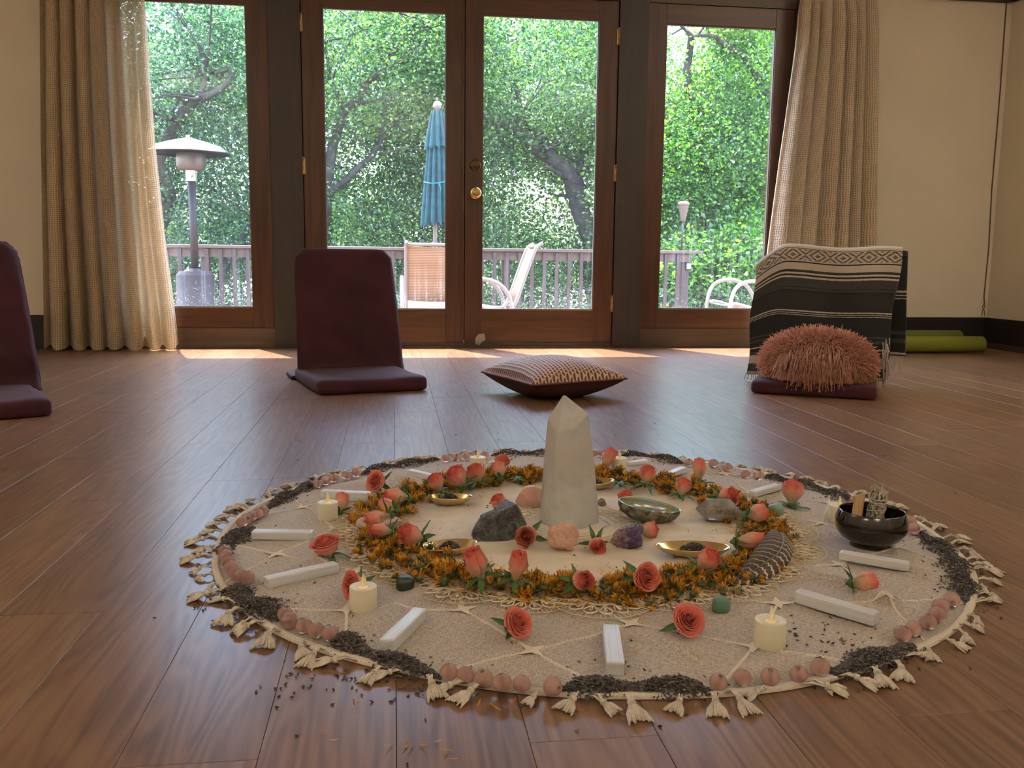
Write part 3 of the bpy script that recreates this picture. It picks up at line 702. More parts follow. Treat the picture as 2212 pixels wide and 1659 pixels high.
def oak(name, base, limbs, blobs, n, size, seed, label, lm, cat='tree', group='oaks beyond the deck'):
    g = tag(empty(name, base), label, cat, group)
    b = MB(); rr = random.Random(seed)
    for pts, r0, r1 in limbs:
        P = [Vector(p) for p in pts]; Q = []
        for i in range(len(P)-1):
            for k in range(5):
                t = k / 5; q = P[i].lerp(P[i+1], t); q += Vector((nz(q, 1.3, seed), nz(q, 1.3, seed+5), nz(q, 1.3, seed+9))) * .16 * (0 if i == 0 and k == 0 else 1); Q.append(q)
        Q.append(P[-1]); nq = len(Q)
        b.tube(Q, [r0 + (r1 - r0) * i / (nq-1) for i in range(nq)], 9)
        for k in range(5):      # twigs
            i0 = rr.randrange(nq // 3, nq); s0 = Q[i0]; dv = Vector((rr.uniform(-1, 1), rr.uniform(-.7, .7), rr.uniform(-.3, .9))).normalized()
            L = rr.uniform(.5, 1.2); q = [s0 + dv * L * t + Vector((nz(s0 + dv*t, 2, seed+3), 0, nz(s0+dv*t, 2, seed+7))) * .25 * t for t in (0, .25, .5, .75, 1)]
            b.tube(q, [r1*.7+.008, r1*.55+.006, .012, .009, .004], 5)
    o = b.obj('trunk', M['bark'], g); o.location = -Vector(base)
    o = tag(link('foliage', leaves(blobs, n, size, seed), lm, g), kind='stuff'); o.location = -Vector(base)
    return g
def W_(px, py, D): return tuple(WP(px, py, D))
# right-of-centre oak whose leaning trunk shows through the right door
oak('oak_tree', (WP(1300, 600, 13.2).x, 13.2, -1.9),
    [([(WP(1300,600,13.2).x, 13.2, -1.9), W_(1280,520,13.2), W_(1262,440,13.1), W_(1236,400,13.0), W_(1200,345,12.9), W_(1150,290,12.8), W_(1118,250,12.8)], .17, .06),
     ([W_(1266,450,13.1), W_(1258,390,13.2), W_(1247,350,13.3), W_(1290,250,13.4)], .09, .03),
     ([W_(1236,400,13.0), W_(1195,345,12.9), W_(1185,290,13.0), W_(1128,235,13.0), W_(1122,150,13.1)], .08, .025),
     ([W_(1150,290,12.8), W_(1090,265,12.7), W_(1046,280,12.6)], .05, .015)],
    [((1.9,13.3,3.3),(1.7,1.2,1.5)), ((3.3,13.6,3.0),(1.2,1.2,1.5)), ((1.2,13.0,.35),(1.1,.9,.9)), ((3.0,13.2,.0),(1.1,.9,.9)), ((2.2,14.2,1.3),(1.3,.8,1.4)), ((.9,13.3,2.0),(.9,1,1.2))],
    100000, .056, 21, 'broad oak with a dark leaning trunk seen through the right door', M['leaf_a'])
oak('oak_tree', (-1.0, 12.6, -1.9),
    [([(-1.0,12.6,-1.9), W_(690,520,12.6), W_(712,430,12.5), W_(716,330,12.4), W_(745,235,12.3), W_(790,180,12.3)], .12, .035),
     ([W_(712,430,12.5), W_(760,390,12.4), W_(800,330,12.4), W_(850,250,12.6), W_(905,210,12.6)], .06, .015),
     ([W_(745,235,12.3), W_(715,180,12.3), W_(705,90,12.3)], .04, .012),
     ([W_(790,180,12.3), W_(850,130,12.3), W_(930,60,12.3)], .035, .012)],
    [((-.6,12.9,3.1),(1.5,1.1,1.4)), ((.6,13.2,2.9),(1.3,1.1,1.5)), ((-.7,12.9,.9),(1.1,.8,1.0)), ((.3,13.4,.9),(.9,.8,1.2)), ((-.2,12.6,-.5),(1.4,.7,.6))],
    96000, .055, 33, 'oak with mossy twisting branches seen through the left door', M['leaf_a'])
oak('oak_tree', (-3.6, 12.2, -1.9),
    [([(-3.6,12.2,-1.9), W_(345,420,12.2), W_(350,340,12.0), W_(400,255,11.8), W_(425,215,11.7), W_(450,190,11.7), W_(500,150,11.7)], .11, .03),
     ([W_(425,215,11.7), W_(432,160,11.6), W_(428,110,11.6)], .035, .012),
     ([W_(400,255,11.8), W_(350,250,11.6), W_(320,235,11.6)], .04, .012),
     ([W_(480,600,12.0), W_(505,540,12.2), W_(540,500,12.3), W_(570,490,12.3)], .06, .03)],
    [((-3.2,12.4,3.0),(1.4,1.1,1.5)), ((-1.9,12.6,2.6),(.9,1,1.5)), ((-2.9,12.5,.9),(1.3,.8,.9)), ((-2.7,12.4,-.4),(1.4,.7,.7)), ((-4.4,12.4,1.2),(1.0,1,2.0))],
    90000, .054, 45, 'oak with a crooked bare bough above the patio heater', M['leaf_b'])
oak('oak_tree', (4.6, 12.4, -1.9),
    [([(4.6,12.4,-1.9), (4.5,12.4,0), (4.3,12.4,1.6), (4.1,12.3,2.8), (3.9,12.2,3.6)], .13, .04), ([(4.3,12.4,1.6), (4.9,12.4,2.8)], .06, .02),
     ([W_(1665,230,12), W_(1600,120,11.9), W_(1545,85,11.8), W_(1490,95,11.8), W_(1450,75,11.8)], .05, .012)],
    [((4.3,12.4,2.0),(1.0,.9,1.0)), ((5.0,12.5,3.0),(1.0,.9,1.2)), ((3.7,12.5,1.5),(.8,.8,1.0)), ((5.3,12.6,1.0),(1.0,.8,1.2)), ((4.35,12.2,3.65),(.45,.4,.22))],
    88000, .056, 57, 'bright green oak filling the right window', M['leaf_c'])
oak('garden_shrub', (4.2, 11.2, -1.8), [([(4.2,11.2,-1.8), (4.2,11.3,-.5), (4.0,11.3,.4)], .05, .02), ([(4.2,11.3,-.9), (4.7,11.3,.2)], .04, .015)],
    [((3.9,11.4,.2),(.8,.5,.6)), ((4.8,11.4,.3),(.8,.5,.8)), ((3.2,11.6,-.5),(.7,.5,.5))], 26000, .075, 61, 'dense shrub behind the end of the railing', M['leaf_c'], 'shrub', None)
oak('oak_tree', (1.2, 17.5, -1.6), [([(1.2,17.5,-1.6), (1.3,17.5,1.5), (1.0,17.4,4)], .18, .08)],
    [((-3.5,17.5,3.6),(2.2,1,1.6)), ((.2,17.8,4.2),(2.0,1,1.5)), ((3.4,17.6,3.6),(1.9,1,1.6)), ((-5.2,17.2,1.5),(1.5,1,2)), ((7.6,17.5,3.0),(2.0,1,2.6)), ((-2,17.6,1.0),(1.5,.8,1.0)), ((6.3,17.4,.6),(1.3,.8,1.6))],
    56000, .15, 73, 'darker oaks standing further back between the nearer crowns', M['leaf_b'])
# ================================================================== floor chairs, blanket, cushions, mats
M['maroon'] = mat('maroon_cotton', (.044, .006, .013), .85, var=.25, vscale=5, bump=.25, bscale=500, bdist=.0006, sheen=.04)
def floor_chair(fl_pt, rz, label, wd=.44, dp=.50, hb=.565, lean=.035, seed=1, flap=True, wr=1.0):
    """origin at the front left corner; +x along the front edge, +y to the back"""
    g = tag(empty('floor_chair', (fl_pt[0], fl_pt[1], 0), rz), label, 'chair', 'maroon floor chairs round the cloth')
    def fn(v):
        n = nz((v.x*4, v.y*4, v.z*4), 2, seed)
        return Vector((v.x + .004*n, v.y + .004*n, v.z + (.005*n if v.z > 0 else 0)))
    me = rbox(wd, dp, .058, .020, 4, cuts=10, fn=fn); o = link('seat', me, M['maroon'], g); o.location = (wd/2, dp/2, .029)
    # back panel: outline with clipped top corners, soft creases
    nu, nv = 30, 44; th = .036
    V = []; 
    def P(u, v, side):
        t = v; half = (wd/2 * (1.05 - .10 * t))
        x = u * half + .020 * (1 - t)
        top = hb - .034 * max(0, (abs(u) - .82) / .18)
        z = .03 + (top - .03) * t
        edge = min(1, (1 - abs(u)) / .06, (1.0001 - t) / .05) ; e = math.sqrt(max(0, min(1, edge * (2 - edge))))
        y = dp - .055 + lean * t * t * 2 + side * th / 2 * (.35 + .65 * e)
        cr = .008 * wr * nz((x * 5 + t * 3, t * 4 - x * 2, 0), 1.4, seed) + .004 * wr * math.exp(-((t - .22) / .10) ** 2) * math.sin(9 * u + 11 * t)
        if side < 0: y += cr + .020 * max(0, 1 - t / .12) ** 2 * -1
        return (wd/2 + x, y, z)
    for side in (-1, 1):
        for j in range(nv):
            for i in range(nu): V.append(P(i/(nu-1)*2-1, j/(nv-1), side))
    n0 = nu * nv; Fs = []
    G = gridfaces(nu, nv)
    Fs += [tuple(f) for f in G] + [tuple(n0 + k for k in reversed(f)) for f in G]
    ring = [i for i in range(nu)] + [(j)*nu + nu-1 for j in range(1, nv)] + [(nv-1)*nu + i for i in range(nu-2, -1, -1)] + [j*nu for j in range(nv-2, 0, -1)]
    for k in range(len(ring)):
        a, b_ = ring[k], ring[(k+1) % len(ring)]; Fs.append((b_, a, a + n0, b_ + n0))
    mb = MB(); mb.add(V, Fs, True); mb.obj('backrest', M['maroon'], g)
    mb = MB()
    edge = [P(-1, j/20, 0) for j in range(1, 20)] + [P(-.93, 1, 0)] + [P(u/6, 1, 0) for u in range(-5, 6)] + [P(.93, 1, 0)] + [P(1, j/20, 0) for j in range(19, 0, -1)]
    mb.tube(edge, .0035, 5); mb.obj('piping', M['maroon'], g)
    # gusset where seat and back meet, and the flap lying behind
    mb = MB(); mb.tube([(.02, dp-.06, .05), (wd*.3, dp-.055, .058), (wd*.7, dp-.055, .056), (wd-.02, dp-.06, .05)], [.02, .024, .024, .02], 8); mb.obj('crease_roll', M['maroon'], g)
    if flap:
        me = rbox(wd*.98, .14, .02, .008, 3, cuts=5, fn=lambda v: Vector((v.x, v.y, v.z + .006*nz(v, 12)))); o = link('rear_flap', me, M['maroon'], g); o.location = (wd/2 - .015, dp + .07, .012)
    return g
floor_chair((-.292, 3.50), math.radians(16.4), 'maroon floor chair standing upright left of the patterned cushion', .445, .50, .565, .02, 3)
floor_chair((-1.512, 2.90), math.radians(27.9), 'maroon floor chair cut off by the left edge of the picture', .445, .52, .575, .04, 8)
C3 = (1.438, 3.475); R3 = math.radians(-28.9)
floor_chair(C3, R3, 'maroon floor chair under the striped blanket and shaggy cushion', .478, .50, .555, .03, 15)

# patterned cushion
def scalemat():
    mt, t, b = newmat('scallop_print'); uv = t.nodes.new('ShaderNodeUVMap'); sp = t.nodes.new('ShaderNodeSeparateXYZ'); t.links.new(uv.outputs[0], sp.inputs[0])
    U = math_n(t, 'MULTIPLY', sp.outputs['X'], 27.0); Vv = math_n(t, 'MULTIPLY', sp.outputs['Y'], 27.0)
    row = math_n(t, 'FLOOR', Vv); par = math_n(t, 'MULTIPLY', math_n(t, 'MODULO', row, 2.0), .5)
    fu = math_n(t, 'SUBTRACT', math_n(t, 'FRACT', math_n(t, 'ADD', U, par)), .5); fv = math_n(t, 'SUBTRACT', math_n(t, 'FRACT', Vv), .5)
    # scallop: round below, flat top
    d = math_n(t, 'SQRT', math_n(t, 'ADD', math_n(t, 'POWER', fu, 2.0), math_n(t, 'POWER', math_n(t, 'MULTIPLY', math_n(t, 'ADD', fv, -.22), .72), 2.0)))
    ins = math_n(t, 'MULTIPLY', math_n(t, 'LESS_THAN', d, .43), math_n(t, 'LESS_THAN', fv, .28))
    mx = N(t, 'ShaderNodeMix', data_type='RGBA'); t.links.new(ins, mx.inputs['Factor']); mx.inputs['A'].default_value = (.55, .42, .32, 1); mx.inputs['B'].default_value = (.13, .032, .020, 1)
    t.links.new(mx.outputs['Result'], b.inputs['Base Color']); setp(b, Roughness=.75)
    bp = N(t, 'ShaderNodeBump'); bp.inputs['Strength'].default_value = .4; bp.inputs['Distance'].default_value = .0015; t.links.new(ins, bp.inputs['Height']); t.links.new(bp.outputs[0], b.inputs['Normal'])
    return mt
_s = F(1150, 842, .060); PWc, PSc = Vector((.352, 3.625)), Vector((_s.x, _s.y)); PEc = Vector((.895, 3.385)); PNc = Vector((.742, 3.70))
cs = tag(empty('cushion', (.628, 3.505, 0)), 'square cushion with a brown scallop print lying on the floor between the chairs', 'cushion')
def cushion_half(top):
    n = 41; V = []; UV = []
    zc = .074
    for j in range(n):
        for i in range(n):
            u, v = i/(n-1), j/(n-1)
            # pull the sides in a little: pincushion outline
            uu, vv = u*2-1, v*2-1
            pu = uu * (1 - .07 * (1 - vv*vv) * abs(uu)); pv = vv * (1 - .07 * (1 - uu*uu) * abs(vv))
            a, b_ = (pu+1)/2, (pv+1)/2
            P2 = PWc*(1-a)*(1-b_) + PNc*(1-a)*b_ + PSc*a*(1-b_) + PEc*a*b_
            h = ((1 - uu**2) * (1 - vv**2)) ** .42
            cz = zc + (.014 if False else 0) - .012 * (uu*vv > .6 and 1 or 0) * 0
            corner = max(0, abs(uu) + abs(vv) - 1.5) * .03
            if top: z = zc + .084 * h + corner * .3 + .0025 * nz((uu*3, vv*3, 0), 2)
            else: z = max(.001, zc - .086 * h ** 1.15)
            V.append((P2.x - .628, P2.y - 3.505, z)); UV.append((u, v))
    Gf = gridfaces(n, n)
    if not top: Gf = Gf[:, ::-1]
    return quadmesh('half', np.array(V), Gf, True, np.array(UV))
M['cush_brown'] = mat('cushion_back', (.045, .012, .010), .8, bump=.2, bscale=400, bdist=.0005)
link('cushion_top', cushion_half(True), scalemat(), cs)
o = link('cushion_underside', cushion_half(False), M['cush_brown'], cs)
nn_ = 41; vv_ = [v.co.copy() for v in o.data.vertices]
rim = [i for i in range(nn_)] + [j*nn_ + nn_-1 for j in range(1, nn_)] + [(nn_-1)*nn_+i for i in range(nn_-2, -1, -1)] + [j*nn_ for j in range(nn_-2, -1, -1)]
top_v = [v.co.copy() for v in cs.children[0].data.vertices]
b = MB(); b.tube([(top_v[i] + vv_[i]) / 2 for i in rim], .0042, 6); b.obj('piping', mat('piping_brown', (.12, .03, .018), .6), cs)

# striped blanket draped over the third chair's back
def blanketmat():
    mt, t, b = newmat('woven_stripes'); uv = t.nodes.new('ShaderNodeUVMap'); sp = t.nodes.new('ShaderNodeSeparateXYZ'); t.links.new(uv.outputs[0], sp.inputs[0])
    nw = N(t, 'ShaderNodeTexNoise'); nw.inputs['Scale'].default_value = 160; t.links.new(uv.outputs[0], nw.inputs['Vector'])
    vv = math_n(t, 'ADD', sp.outputs['Y'], math_n(t, 'MULTIPLY', math_n(t, 'SUBTRACT', nw.outputs['Fac'], .5), .0035))
    K, G1, G2, Wc = (.010, .010, .010), (.045, .043, .040), (.022, .021, .020), (.52, .46, .38)
    px = lambda y: (y - 62) / 1268 * .57 / .70 + .0001
    bands = [(0, Wc), (112, K), (122, Wc), (240, K), (252, Wc), (322, G1), (338, K), (343, Wc), (360, G1), (366, K), (382, Wc), (398, G1), (482, K), (492, G1), (515, K), (528, G2), (712, Wc), (719, K), (732, Wc), (739, K), (752, Wc), (759, K), (940, G1), (960, K), (985, G1), (1010, K), (1060, Wc), (1075, K), (1110, G1), (1150, Wc), (1240, G1), (1330, Wc)]
    r = ramp(t, [(min(.999, px(y)) if y else 0, c) for y, c in bands], 'CONSTANT') if len(bands) <= 32 else None
    t.links.new(math_n(t, 'DIVIDE', vv, .70), r.inputs[0])
    # diamond band
    u5 = math_n(t, 'MULTIPLY', sp.outputs['X'], 1 / .104); fu = math_n(t, 'ABSOLUTE', math_n(t, 'SUBTRACT', math_n(t, 'FRACT', u5), .5))
    fv = math_n(t, 'ABSOLUTE', math_n(t, 'SUBTRACT', math_n(t, 'DIVIDE', math_n(t, 'SUBTRACT', sp.outputs['Y'], .028), .052), .5))
    s = math_n(t, 'FRACT', math_n(t, 'MULTIPLY', math_n(t, 'ADD', math_n(t, 'MULTIPLY', fu, 1.25), math_n(t, 'MULTIPLY', fv, .85)), 3.3))
    on = math_n(t, 'LESS_THAN', s, .52)
    inb = math_n(t, 'MULTIPLY', math_n(t, 'GREATER_THAN', sp.outputs['Y'], .0305), math_n(t, 'LESS_THAN', sp.outputs['Y'], .0775))
    stitch = math_n(t, 'GREATER_THAN', math_n(t, 'SINE', math_n(t, 'MULTIPLY', sp.outputs['Y'], 2 * PI / .0052)), -.55)
    f = math_n(t, 'MULTIPLY', math_n(t, 'MULTIPLY', on, inb), stitch)
    mx = N(t, 'ShaderNodeMix', data_type='RGBA'); t.links.new(f, mx.inputs['Factor']); t.links.new(r.outputs[0], mx.inputs['A']); mx.inputs['B'].default_value = (.012, .011, .011, 1)
    # pale flecks
    n2 = N(t, 'ShaderNodeTexNoise'); n2.inputs['Scale'].default_value = 330; t.links.new(uv.outputs[0], n2.inputs['Vector'])
    fl_ = math_n(t, 'MULTIPLY', math_n(t, 'GREATER_THAN', n2.outputs['Fac'], .72), .5)
    mx2 = N(t, 'ShaderNodeMix', data_type='RGBA'); t.links.new(fl_, mx2.inputs['Factor']); t.links.new(mx.outputs['Result'], mx2.inputs['A']); mx2.inputs['B'].default_value = (.3, .28, .25, 1)
    t.links.new(mx2.outputs['Result'], b.inputs['Base Color']); setp(b, Roughness=.9); b.inputs['Sheen Weight'].default_value = .15
    wv = N(t, 'ShaderNodeTexWave', bands_direction='X'); wv.inputs['Scale'].default_value = 90; t.links.new(uv.outputs[0], wv.inputs[0])
    bp = N(t, 'ShaderNodeBump'); bp.inputs['Strength'].default_value = .5; bp.inputs['Distance'].default_value = .0012; t.links.new(n2.outputs['Fac'], bp.inputs['Height']); t.links.new(bp.outputs[0], b.inputs['Normal'])
    return mt
M['blanket'] = blanketmat()
M['fringe'] = mat('cotton_fringe', (.50, .44, .36), .9)
bl = tag(empty('blanket', (C3[0], C3[1], 0), R3), 'black, grey and cream striped blanket with a diamond band hanging over the right floor chair', 'blanket')
nu, nv = 56, 90; V = []; UV = []
ftop = lambda x: .608 - .085 * max(0, (.075 - x) / .13) ** 1.5 - .012 * (x / .5) + .006 * math.sin(x * 16)
LF, LT, LB = .565, .06, .50
for j in range(nv):
    s = j / (nv-1) * (LF + LT + LB)       # runs up the front, over the top, down the back
    for i in range(nu):
        u = i / (nu-1)
        if s < LF:
            h = s / LF; x = -.055 + u * .600 + .0; zt = ftop(x); z = .030 + (zt - .030 - .012) * h
            y = .415 + .03 * h + .007 * math.sin(u * 13 + h * 2) * (1 - h * .7) + .012 * nz((u*2.5, h*2.5, 0), 1.3, 4) - .01 * (1-h)
            x += -.012 * (1 - h) * (u < .5) + .006 * math.sin(h * 9) - .035 * (1-h) * u
        elif s < LF + LT:
            a = (s - LF) / LT * PI; x = -.055 + u * .600 + .004; zt = ftop(x); y = .445 + .032 - .032 * math.cos(a); z = zt - .012 + .012 * math.sin(a)
        else:
            h = (s - LF - LT) / LB; x = -.045 + u * .615 + .02 * h; zt = ftop(min(x, .5)); z = zt - .012 - h * .46
            y = .512 + .035 * h + .010 * math.sin(u * 11 + 2 + h * 3) + .012 * nz((u*3, h*3, 0), 1.2, 9)
        V.append((x, y, z)); UV.append((u * .60, (LF + LT*.35) - s if s < LF + LT * .35 else .0 if s < LF + LT else .19 + (s - LF - LT) / LB * .27))
me = quadmesh('blanket_cloth', np.array(V), gridfaces(nu, nv), True, np.array(UV))
o = link('woven_cloth', me, M['blanket'], bl); sm = o.modifiers.new('thick', 'SOLIDIFY'); sm.thickness = .004; sm.offset = 0
b = MB(); fr_ = random.Random(5)
def strand(b, p, L, sw, rad=.0013):
    q = [Vector(p)]; 
    for k in range(1, 6):
        q.append(Vector((p[0] + sw*k/5*.5 + fr_.uniform(-.003, .003), p[1] + fr_.uniform(-.003, .003), max(.003, p[2] - L*k/5))))
    b.tube(q, [rad]*5 + [rad*.6], 4)
for k in range(46):
    j = nv-1; i = int(k / 46 * nu); p = V[j*nu + min(i, nu-1)]; strand(b, (p[0], p[1], p[2]+.003), .07 + fr_.uniform(-.012, .02), fr_.uniform(-.02, .02), .0022)
for k in range(50):
    p = V[min(int(k/50*nu), nu-1)]; strand(b, (p[0], p[1]-.002, p[2]+.004), .028, fr_.uniform(-.02, .02), .002)
for k in range(26):       # bunches at the right side of the front edge
    p = (.50 + fr_.uniform(-.008, .02), .40 + fr_.uniform(-.01, .02), .215 - k*.004); strand(b, p, .10 + fr_.uniform(-.02, .03), fr_.uniform(-.01, .03), .0022)
tag(b.obj('fringe', M['fringe'], bl), kind='stuff')

# shaggy cushion on the seat
pc = Matrix.Rotation(R3, 4, 'Z') @ Vector((.245, .128, 0)) + Vector((C3[0], C3[1], 0))
pm = tag(empty('shaggy_cushion', (pc.x, pc.y, .058), R3), 'round shaggy rust pink cushion leaning on the striped blanket', 'cushion')
RX, RY, RZ = .200, .112, .112; pz = .074
me = blob(RX, RY, RZ, 5, .05, 1.2, 4, False); me.transform(Matrix.Translation((0, 0, pz)))
M['pom'] = mat('rust_yarn_core', (.30, .11, .065), .9)
link('cushion_core', me, M['pom'], pm)
def yarnmat():
    mt, t, b = newmat('rust_yarn'); ge = t.nodes.new('ShaderNodeNewGeometry'); r = ramp(t, [(0, (.46, .16, .08)), (.5, (.70, .28, .155)), (1, (.88, .46, .32))]); t.links.new(ge.outputs['Random Per Island'], r.inputs[0]); t.links.new(r.outputs[0], b.inputs['Base Color']); setp(b, Roughness=.6); b.inputs['Sheen Weight'].default_value = .4; return mt
g_ = np.random.default_rng(5); n = 12000
d = g_.normal(size=(n, 3)); d /= np.linalg.norm(d, axis=1)[:, None]
base = d * np.array([RX, RY, RZ]) + np.array([0, 0, pz])
nr = d / np.array([RX, RY, RZ]); nr /= np.linalg.norm(nr, axis=1)[:, None]
dr = nr + g_.normal(size=(n, 3)) * .42 + np.array([0, 0, -.22]); dr /= np.linalg.norm(dr, axis=1)[:, None]
L = g_.uniform(.028, .050, n)[:, None]
mid = base + dr * L * .55; tipp = base + dr * L + np.array([0, 0, -.006]) + g_.normal(size=(n, 3)) * .004
fz_ = np.where(tipp[:, 1] < -.132, -.035, .003); tipp[:, 2] = np.maximum(tipp[:, 2] - np.where(tipp[:, 1] < -.12, .03, 0), fz_); mid[:, 2] = np.maximum(mid[:, 2], .002)
sx_ = np.cross(dr, g_.normal(size=(n, 3))); sx_ /= np.linalg.norm(sx_, axis=1)[:, None]; sy_ = np.cross(dr, sx_)
rings = []
for P_, r_ in ((base, .0013), (mid, .0017), (tipp, .0011)):
    for a in range(3): rings.append(P_ + (sx_ * math.cos(a*2.094) + sy_ * math.sin(a*2.094)) * r_)
V = np.stack(rings, 1).reshape(-1, 3); b0 = np.arange(n) * 9; fc = []
for lv in (0, 3):
    for a in range(3):
        p0, p1 = lv + a, lv + (a+1) % 3; fc.append(np.stack([b0+p0, b0+p1, b0+p1+3, b0+p0+3], 1))
me = quadmesh('yarn', V, np.concatenate(fc), True); tag(link('yarn_pile', me, yarnmat(), pm), kind='stuff')

# rolled green mats
def mat_roll(x0, x1, y, r, label, seed):
    g = tag(empty('yoga_mat', ((x0+x1)/2, y, 0)), label, 'mat', 'rolled green mats')
    pts = []; turns = 5.5; n = 150; V = []; r0 = .014
    for k in range(n + 1):
        a = k / n * turns * 2 * PI; rr = r0 + (r - r0) * k / n
        pts.append((rr * math.cos(a + seed), r + rr * math.sin(a + seed), rr))
    for (sx0, off) in ((x0, 0), (x1, 0)):
        for (py, pz_, rr) in pts: V.append((sx0 - (x0+x1)/2, py, max(.001, pz_)))
    me = quadmesh('mat_spiral', np.array(V), gridfaces(n+1, 2), True)
    o = link('rolled_foam', me, M['matgreen'], g); s = o.modifiers.new('t', 'SOLIDIFY'); s.thickness = .0048; s.offset = -1
    return g
M['matgreen'] = mat('green_foam', (.19, .20, .012), .85, bump=.4, bscale=450, bdist=.0008)
mat_roll(2.93, 3.53, 5.03, .052, 'rolled lime green mat lying nearest on the floor by the right wall', 1.0)
M['matgreen2'] = mat('green_foam_dark', (.11, .14, .02), .85, bump=.4, bscale=450, bdist=.0008)
_s = M['matgreen']; M['matgreen'] = M['matgreen2']
mat_roll(2.86, 3.47, 5.17, .066, 'darker green rolled mat behind the lime one, against the baseboard', 2.0)
M['matgreen'] = _s
# ================================================================== the round cloth
CX, CY, CR = .368, 1.7016, .6950
def seg_d(x, y, a, b_):
    ax, ay = a; bx, by = b_; L2 = (bx-ax)**2 + (by-ay)**2
    t = max(0, min(1, ((x-ax)*(bx-ax) + (y-ay)*(by-ay)) / L2)); return math.hypot(x-ax-t*(bx-ax), y-ay-t*(by-ay)), t
def pq(x, y): p = F(x, y, .003); return (p.x, p.y)
FOLDS = [(pq(1700, 1225), pq(2015, 1345), .012, .013), (pq(1890, 1215), pq(2050, 1262), .008, .02), (pq(560, 1262), pq(760, 1196), .0075, .022), (pq(760, 1395), pq(905, 1285), .008, .02),
         (pq(1350, 1370), pq(1500, 1420), .005, .018), (pq(850, 1030), pq(905, 1052), .008, .03), (pq(1480, 1025), pq(1640, 1012), .009, .04), (pq(1580, 1040), pq(1700, 1062), .007, .03),
         (pq(1440, 1105), pq(1530, 1080), .008, .022), (pq(1420, 1172), pq(1580, 1166), .006, .018), (pq(630, 1130), pq(740, 1080), .005, .02), (pq(945, 1020), pq(1010, 1005), .006, .03),
         (pq(1340, 1000), pq(1420, 994), .006, .03), (pq(940, 1180), pq(1015, 1150), .004, .012), (pq(1150, 1215), pq(1320, 1245), .004, .02), (pq(600, 1310), pq(700, 1290), .004, .02), (pq(1650, 1290), pq(1860, 1330), .003, .02),
         (pq(860, 1040), pq(700, 1062), .006, .03)]
def cloth_z(x, y):
    r = math.hypot(x - CX, y - CY)
    z = .0045 + .0028 * (nz((x*9, y*9, 0), 1, 2) + .6) + .0012 * nz((x*28, y*11, 0), 1, 5)
    for a, b_, h, w_ in FOLDS:
        d, t = seg_d(x, y, a, b_)
        if d < w_ * 3: z += 1.4 * h * math.exp(-(d / w_) ** 2) * math.sin(PI * min(max(t, .08), .92)) ** .5
    e = max(0, min(1, (CR - r) / .05)); z = .0035 + (z - .0035) * (e * e * (3 - 2 * e))
    return z
def linen():
    mt, t, b = newmat('linen'); tc = t.nodes.new('ShaderNodeTexCoord')
    n1 = N(t, 'ShaderNodeTexNoise'); n1.inputs['Scale'].default_value = 1; n1.inputs['Detail'].default_value = 5
    m1 = t.nodes.new('ShaderNodeMapping'); m1.inputs['Scale'].default_value = (620, 120, 1); m1.inputs['Rotation'].default_value = (0, 0, .9); t.links.new(tc.outputs['Object'], m1.inputs[0]); t.links.new(m1.outputs[0], n1.inputs['Vector'])
    n2 = N(t, 'ShaderNodeTexNoise'); n2.inputs['Scale'].default_value = 1; n2.inputs['Detail'].default_value = 5
    m2 = t.nodes.new('ShaderNodeMapping'); m2.inputs['Scale'].default_value = (120, 620, 1); m2.inputs['Rotation'].default_value = (0, 0, .9); t.links.new(tc.outputs['Object'], m2.inputs[0]); t.links.new(m2.outputs[0], n2.inputs['Vector'])
    s = math_n(t, 'MULTIPLY', math_n(t, 'ADD', n1.outputs['Fac'], n2.outputs['Fac']), .5)
    r = ramp(t, [(.38, (.23, .185, .15)), (.62, (.55, .475, .405))]); t.links.new(s, r.inputs[0]); t.links.new(r.outputs[0], b.inputs['Base Color'])
    setp(b, Roughness=.9); b.inputs['Sheen Weight'].default_value = .15
    bp = N(t, 'ShaderNodeBump'); bp.inputs['Strength'].default_value = .5; bp.inputs['Distance'].default_value = .0012; t.links.new(s, bp.inputs['Height']); t.links.new(bp.outputs[0], b.inputs['Normal']); return mt
M['linen'] = linen()
M['cream'] = mat('cream_cotton', (.66, .58, .46), .85, var=.06, vscale=25, bump=.2, bscale=500, bdist=.0006)
M['cord'] = mat('cream_cord', (.64, .57, .47), .85, bump=.5, bscale=700, bdist=.001, var=.1, vscale=300)
nr_, na_ = 84, 300; V = [(CX, CY, cloth_z(CX, CY))]
for j in range(1, nr_):
    r = CR * j / (nr_-1)
    for i in range(na_):
        a = 2*PI*i/na_; x, y = CX + r*math.cos(a), CY + r*math.sin(a); V.append((x, y, cloth_z(x, y)))
Fq = [(0, 1+i, 1+(i+1) % na_) for i in range(na_)]
for j in range(nr_-2):
    for i in range(na_): a = 1+j*na_+i; b_ = 1+j*na_+(i+1) % na_; Fq.append((a, a+na_, b_+na_, b_))
cl = tag(empty('altar_cloth', (CX, CY, 0)), 'round natural linen cloth with a tasselled braid edge spread on the floor', 'tablecloth')
def onc(o): o.location = Vector(o.location) - Vector((CX, CY, 0)); return o
mb = MB(); mb.add(V, Fq, True); onc(mb.obj('linen', M['linen'], cl))
